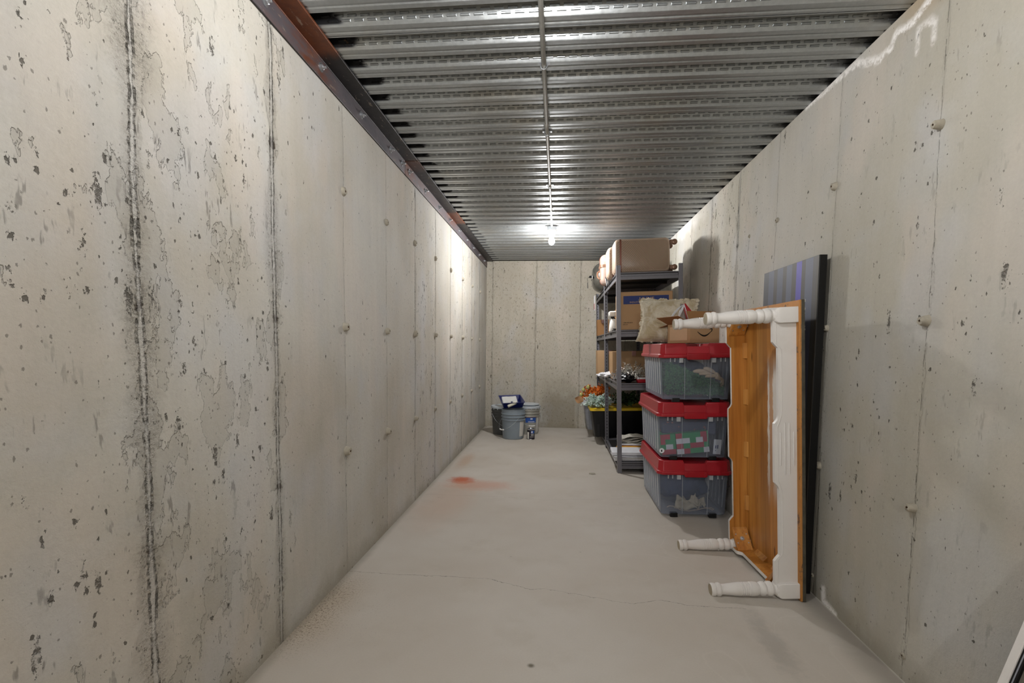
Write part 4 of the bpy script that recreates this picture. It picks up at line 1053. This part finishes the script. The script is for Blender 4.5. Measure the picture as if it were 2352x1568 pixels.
# near apron: bead line and four flutes
b=MB()
for k,(dy,l) in enumerate(((-.034,.085),(-.011,.13),(.011,.13),(.034,.085))):
    xc=-ST-.045+dy*.9
    def fn(u,v,xc=xc,l=l):
        z=L/2+.02+(2*u-1)*l; a=(v-.5)*PI
        e=math.sin(PI*u)**.15 if 0<u<1 else 0
        return (xc+.0045*math.sin(a)*e,.0275-.0042*math.cos(a)*e+.0003,z)
    b.grid(fn,24,6)
b.build('flute_bead',M_white,t,smooth=80)
sc=scallop(.082,L-.082,AP-.014,AP-.038)
b=MB(); b.tube([(-ST-d,.0275,s) for s,d in sc][::2],.0016,6); b.build('bead_line',M_white,t)
# end aprons (bottom one near the floor, top one)
def end_apron(z0,z1,inner):
    pts=[]; 
    for k in range(41):
        s=.085+(WD-.17)*k/40
        def sm(a): a=max(0,min(1,a)); return a*a*(3-2*a)
        e=min(s-.085,WD-.085-s); d=AP-.026+.024*(1-sm((e-.05)/.03))
        pts.append((-ST-d,s))
    poly=[(-ST,.085)]+pts+[(-ST,WD-.085)]
    b=MB(); b.prism(poly,'z',z0,z1)
    bm=[]
    for fc in b.f:
        zs=[b.v[i][2] for i in fc]; bm.append(1 if all(abs(v-inner)<1e-6 for v in zs) else 0)
    b.m=bm; b.build('apron',[M_white,M_pine],t,smooth=25)
end_apron(.026,.046,.046); end_apron(L-.046,L-.026,L-.046)
# glue blocks
for z in (.30,.62,.93,1.20):
    b=MB(); b.prism([(-ST,WD-.048),(-ST-.020,WD-.048),(-ST,WD-.068)],'z',z-.045,z+.045); b.build('glue_block',M_pine,t,bevel=.001)
for yc in (.2,.4):
    b=MB(); b.prism([(-ST,.046),(-ST-.024,.046),(-ST,.07)],'y',yc-.06,yc+.06); b.build('glue_block',M_pine,t,bevel=.001)
# legs
LEGP=[(.0285,0),(.0300,.003),(.0315,.010),(.0305,.020),(.0270,.0235),(.0270,.026),(.0315,.031),(.0325,.038),(.0305,.045),(.0260,.050),(.0245,.058),(.0255,.070),(.0285,.095),(.0310,.120),(.0325,.138)]
z=.138
for k in range(5): LEGP+=[(.0325,z),(.0325,z+.0060),(.0302,z+.0075),(.0302,z+.0085)]; z+=.0098
LEGP+=[(.0335,z+.002),(.0340,z+.018),(.0325,z+.032),(.0280,z+.041),(.0265,z+.044),(.0315,z+.049),(.0345,z+.058),(.0335,z+.069),(.0280,z+.075),(.0270,z+.078),(.0325,z+.082),(.0355,z+.092),(.0345,z+.102),(.0290,z+.109),(.0275,z+.114),(.0300,z+.120),(.0340,z+.128)]
zb=z+.128; LT=.4326-ST
def leg(y,zc,inner_y,inner_z):
    lt=bpy.data.objects.new('leg',None); 
    b=MB(); b.M=Matrix.Translation((-ST-LT,y,zc))@Matrix.Rotation(PI/2,4,'Y')
    b.lathe(LEGP,40)
    # square block with lamb's-tongue shoulder
    s=.0365
    def sq(h,r): return [(p[0],p[1],h) for p in rrect(-r,-r,r,r,.0035 if r>.034 else r*.55,4)]
    b.loft([sq(zb-.006,.030),sq(zb+.006,.0345),sq(zb+.014,s),sq(LT,s)])
    o=b.build('leg',M_white,t,smooth=30)
    q=MB(); q.M=Matrix.Translation((-ST-LT-.0008,y,zc))@Matrix.Rotation(PI/2,4,'Y'); q.lathe([(.0275,0),(.0275,.002)],32)
    e=q.build('foot_end',M_foot,o); e['label']='bare wood foot end'
for y in (.045,WD-.045):
    for zc in (.047,L-.066): leg(y,zc,0,0)
# corner brackets with bolt
for y,sy in ((WD-.048,-1),(.048,1)):
    for zc,sz in ((.046,1),(L-.046,-1)):
        b=MB(); c=.105
        b.prism([(y,zc+sz*c),(y+sy*c*.85,zc),(y+sy*c*.85-sy*.022,zc),(y,zc+sz*(c-.03))],'x',-ST-AP+.012,-ST-.01)
        o=b.build('corner_bracket',M_pine,t,bevel=.001)
        nd=Vector((0,sz*sy*1.0,sz*.85)); nn=Vector((0,sy*c,sz*c*.85)).normalized()
        mid=Vector((-ST-AP*.5,y+sy*c*.425,zc+sz*c*.5))
        q=MB(); q.M=Matrix.Translation(mid+nn*.001)@nn.to_track_quat('Z','Y').to_matrix().to_4x4(); q.lathe([(.012,0),(.012,.002),(.007,.0025)],20); q.lathe([(.0065,.002),(.0065,.008),(.004,.009)],6)
        for dx in (-.03,.03):
            for dz in (-.026,.026): q.M=Matrix.Translation(mid+Vector((dx,0,0))+nn*.0005+Vector((0,-nn.z,nn.y))*dz)@nn.to_track_quat('Z','Y').to_matrix().to_4x4(); q.lathe([(.004,0),(.004,.0012)],10)
        q.build('bolt',M_zinc,o)
# dabs of white paint standing on the outer face of the top near the corner
b=MB(); rg=random.Random(2)
for k in range(16):
    crumple(b,.0035,.006+rg.uniform(0,.012),L-.004-rg.random()**1.6*.16,.003,.004+rg.random()*.005,.004+rg.random()*.009,k*2.1,.6,4)
b.build('paint_dab',M_white,t)

# ---------------------------------------------------------------- dark striped canvas behind the table
def stripes():
    g=G('striped_canvas'); P=g.pos(); x,y,z=g.sep(P)[:3]
    yy=g.m('DIVIDE',y,.60)
    a='#403b34'; s='#5d606e'
    pts=[(0.,'#47423b'),(.035,'#4a4845'),(.085,'#545869'),(.20,a),(.265,'#544ba6'),(.355,a),(.43,'#515566'),(.53,a),(.60,'#4f5363'),(.71,a),(.78,'#4f5364'),(.89,'#3d3e42')]
    col=g.ramp(yy,[(p,lin(h)) for p,h in pts],'CONSTANT')
    n=g.noise(P,8.,4.,.6); col=g.mix(1.,col,g.gray(g.add(.85,g.mul(n,.3))),'MULTIPLY')
    g.bsdf(col,.55,0.,.35,g.bump(g.noise(P,300.,2.),.0005,.3)); return g.out()
t=thing('striped_canvas','tall dark canvas with grey and violet vertical stripes leaning between table and right wall','picture',T(1.232,2.455,.002)@Matrix.Rotation(.012,4,'Z')@Matrix.Rotation(-.006,4,'Y'))
MB().box(.0005,0,0,.036,.60,1.655).build('frame_edge',M_black,t,bevel=.002)
MB().box(-.0012,.002,.002,.0004,.598,1.653).build('canvas_face',stripes(),t,smooth=0)

# ---------------------------------------------------------------- pails by the back wall
def pail(M,label,mat,r0=.139,r1=.158,h=.385,lid=None,rim=None,name='paint_pail',handle_side=1,bail=None):
    t=thing(name,label,'bucket',M)
    def rz(z): return r0+(r1-r0)*z/h
    pr=[(r0-.012,0),(r0-.002,.004),(r0,.010),(rz(.245),.245),(rz(.245)+.010,.248),(rz(.25)+.011,.256),(rz(.26)+.001,.259),(rz(.285),.285),(rz(.285)+.010,.288),(rz(.29)+.010,.295),(rz(.30)+.001,.298),(rz(.325),.325),(rz(.325)+.009,.328),(rz(.33)+.009,.334),(rz(.34)+.001,.337),(rz(h),h)]
    if lid is None: pr+=[(r1+.004,h),(r1+.004,h+.004),(r1-.006,h+.004),(r1-.010,h-.01),(r0-.006,.02)]
    b=MB(); b.lathe(pr,48,True,True); b.build('pail_body',mat,t,smooth=30)
    if lid:
        b=MB(); b.lathe([(r1+.003,h-.022),(r1+.009,h-.020),(r1+.010,h+.006),(r1+.006,h+.010),(r1-.004,h+.010),(r1-.012,h+.002),(r1-.02,h+.002)],48,False,True); b.build('pail_lid',lid,t,smooth=30)
        b=MB()
        for k in range(16):
            a=2*PI*k/16; b.M=T(0,0,0,a); b.box(r1+.008,-.004,h-.036,r1+.0115,.004,h-.004)
        b.build('lid_tab',lid,t)
    # wire bail hanging down in front
    b=MB(); R1=rz(.29)+.012; pts=[]
    drop=.11
    for k in range(25):
        a=PI*k/24; x=-R1*math.cos(a); yy=-(.03+R1*math.sin(a)*.98)*1.0; 
        zz=.292-drop*1.5*math.sin(a)
        rr_=math.hypot(x,yy)
        if rr_<R1: s=R1/rr_; x*=s; yy*=s
        pts.append((x,yy,zz))
    b.tube(pts,.0022,6); b.build('bail',M_zinc,t)
    b=MB(); m=pts[12]; b.tube([(p[0],p[1]-.001,p[2]) for p in pts[10:15]],.008,8); b.build('bail_grip',M_offw,t)
    return t
def wrap(t,name,mat,a0,a1,z0,z1,r0=.139,r1=.158,h=.385,off=.0008,n=16):
    b=MB()
    def fn(u,v):
        a=R(a0+(a1-a0)*u); z=z0+(z1-z0)*v; r=r0+(r1-r0)*z/h+off; return (r*math.sin(a),-r*math.cos(a),z)
    b.grid(fn,n,2); return b.build(name,mat,t)
p1=pail(T(-.572,6.385,0,R(-48)),'mid-grey plastic pail with wire handle, frontmost of the three by the back wall',M_bucket)
wrap(p1,'paper_label',M_label,88,120,.04,.235)
p2=pail(T(-.745,6.69,0,R(25)),'charcoal pail with pale lid at the left, half hidden behind the grey pail',M_bucketd,lid=M_lidw)
p3=pail(T(-.395,6.79,0,R(18)),'silver pail with a blue and orange label at the right of the three pails',M_buckets,lid=M_lidw)
wrap(p3,'orange_stripe',M_orange,-58,40,.242,.254,off=.0012); wrap(p3,'blue_label',M_bluel,-30,28,.168,.240,off=.0012); wrap(p3,'white_print',M_paper,-4,8,.212,.230,off=.002); wrap(p3,'white_print',M_paper,-16,20,.176,.185,off=.002)
wrap(p3,'side_label',M_label,34,58,.03,.235,off=.001)
b=MB(); b.M=T(-.395,6.79,.396); b.lathe([(.125,0),(.146,.012),(.150,.018),(.147,.022),(.12,.020)],40,True,True)
tag(b.build('spare_lid',M_lidw),'loose pale lid lying on top of the silver pail','lid')
# small can
t=thing('stain_can','small dark paint can with a blue and white label in front of the silver pail','can',T(-.333,6.325,0,R(4)))
b=MB(); b.lathe([(.051,0),(.053,.003),(.053,.006),(.051,.009),(.051,.131),(.053,.134),(.053,.139),(.050,.141),(.046,.136),(.045,.136)],40); b.build('can_body',M_mirr,t,smooth=40)
kw=dict(r0=.051,r1=.051,h=.14)
wrap(t,'can_label',M_candark,-178,178,.010,.128,off=.0006,n=60,**kw); wrap(t,'white_panel',M_label,-62,-28,.012,.100,off=.0012,**kw)
wrap(t,'blue_panel',M_bluel,0,60,.085,.12,off=.0012,**kw); wrap(t,'white_print',M_paper,4,26,.092,.113,off=.0018,**kw)
for z_ in (.075,.064,.053,.035): wrap(t,'white_print',M_label,2 if z_>.04 else -14,46,z_,z_+.005,off=.0012,**kw)
# blue paint tray leaning on the pails with roller
t=thing('paint_tray','deep navy plastic paint tray with dried white paint lying across the pail tops','tray',T(-.715,6.345,.462)@Matrix.Rotation(R(15),4,'Z')@Matrix.Rotation(R(-2),4,'Y')@Matrix.Rotation(R(11),4,'X'))
W_,D_,Hh_=.300,.355,.075
b=MB()
out=[[(p[0],p[1],z) for p in rrect(i,i,W_-i,D_-i,.012,3)] for z,i in ((-Hh_,.022),(-.004,.004),(0,-.007),(.003,-.007),(.003,.004),(0,.006),(-Hh_+.004,.025))]
b.loft(out,True,True); b.build('tray_body',M_navy,t,smooth=30)
b=MB(); b.grid(lambda u,v:(.035+u*.21,.11+v*.215,-Hh_+.008+.060*v**1.5+.003*mnoise.noise(Vector((u*5,v*5,1)))-(.012 if u<.02 or u>.98 else 0)),24,16); b.build('dried_paint',M_greypaint,t)
b=MB(); b.box(.10,.06,-Hh_+.006,.20,.10,-Hh_+.022); b.box(.14,.09,-Hh_+.02,.165,.17,-Hh_+.045); b.build('tray_ridge',M_navy,t,bevel=.003)
t=thing('paint_roller','cream paint roller cover lying in the front of the navy tray','roller',T(-.648,6.375,.418)@Matrix.Rotation(R(20),4,'Z')@Matrix.Rotation(R(-24),4,'Y')@Matrix.Rotation(PI/2,4,'Y'))
b=MB(); b.lathe([(.012,0),(.019,.003),(.021,.010),(.0215,.05),(.021,.115),(.019,.123),(.012,.126)],24); b.build('nap',M_roller,t,smooth=60)
b=MB(); b.tube([(0,0,.126),(0,0,.142),(0.0,.012,.150)],.003,6); b.build('wire',M_zinc,t)

# chip on the floor
b=MB(); crumple(b,0,0,.004,.030,.022,.006,3.,.3,8)
o=tag(b.build('floor_chip',M_cement,smooth=50),'small flat concrete chip lying on the floor in front of the shelving','debris'); o.location=(.35,4.644,0)
# crumbs of broken concrete in the far left corner
# ---------------------------------------------------------------- white-edged board leaning at lower right
WBM=T(1.041,1.310,0)@Matrix.Rotation(.285,4,'Y')
t=thing('leaning_board','white-edged grey board leaning against the right wall at the lower right corner','board',WBM)
MB().box(0,-.022,0,.022,0,.86).build('edge_frame',M_white,t,bevel=.002)
MB().box(.004,-.036,0,.020,-.0225,.855).build('inner_bezel',M_black,t)
MB().box(.003,-.031,.0,.005,-.028,.85).build('inner_line',M_greybin,t)
MB().box(.010,-.60,0,.018,-.0365,.85).build('panel',simple('board_grey','#6f6a60',.5),t)
MB().box(0,-.63,0,.022,-.601,.86).build('edge_frame',M_white,t,bevel=.002)

# ---------------------------------------------------------------- render look
w=bpy.data.worlds.new('world'); scene.world=w; w.use_nodes=True; w.node_tree.nodes['Background'].inputs[1].default_value=0
vs=scene.view_settings; vs.view_transform='Standard'; vs.look='None'; vs.gamma=1; vs.use_curve_mapping=False; vs.exposure=.37
try:
    scene.cycles.max_bounces=9; scene.cycles.diffuse_bounces=4; scene.cycles.glossy_bounces=5; scene.cycles.transparent_max_bounces=16
    scene.cycles.sample_clamp_indirect=12; scene.cycles.caustics_reflective=True; scene.cycles.blur_glossy=.5
except Exception: pass

# repeats share a group phrase
GR={'storage_tote':'stacked clear totes with red lids','paint_pail':'paint pails by the back wall','suitcase':'tan suitcases on the top shelf','shelving_unit':'metal shelving units along the right wall',
    'wrapped_gift':'wrapped gifts in the middle tote','cardboard_box':'plain cartons on the shelves','dark_fabric_pile':'dark cloth inside the totes','ceiling_lamp':'bare bulbs along the ceiling conduit','storage_bin':'storage bins on the bottom shelf'}
for o in bpy.data.objects:
    if o.parent is None and o.name.split('.')[0] in GR: o['group']=GR[o.name.split('.')[0]]
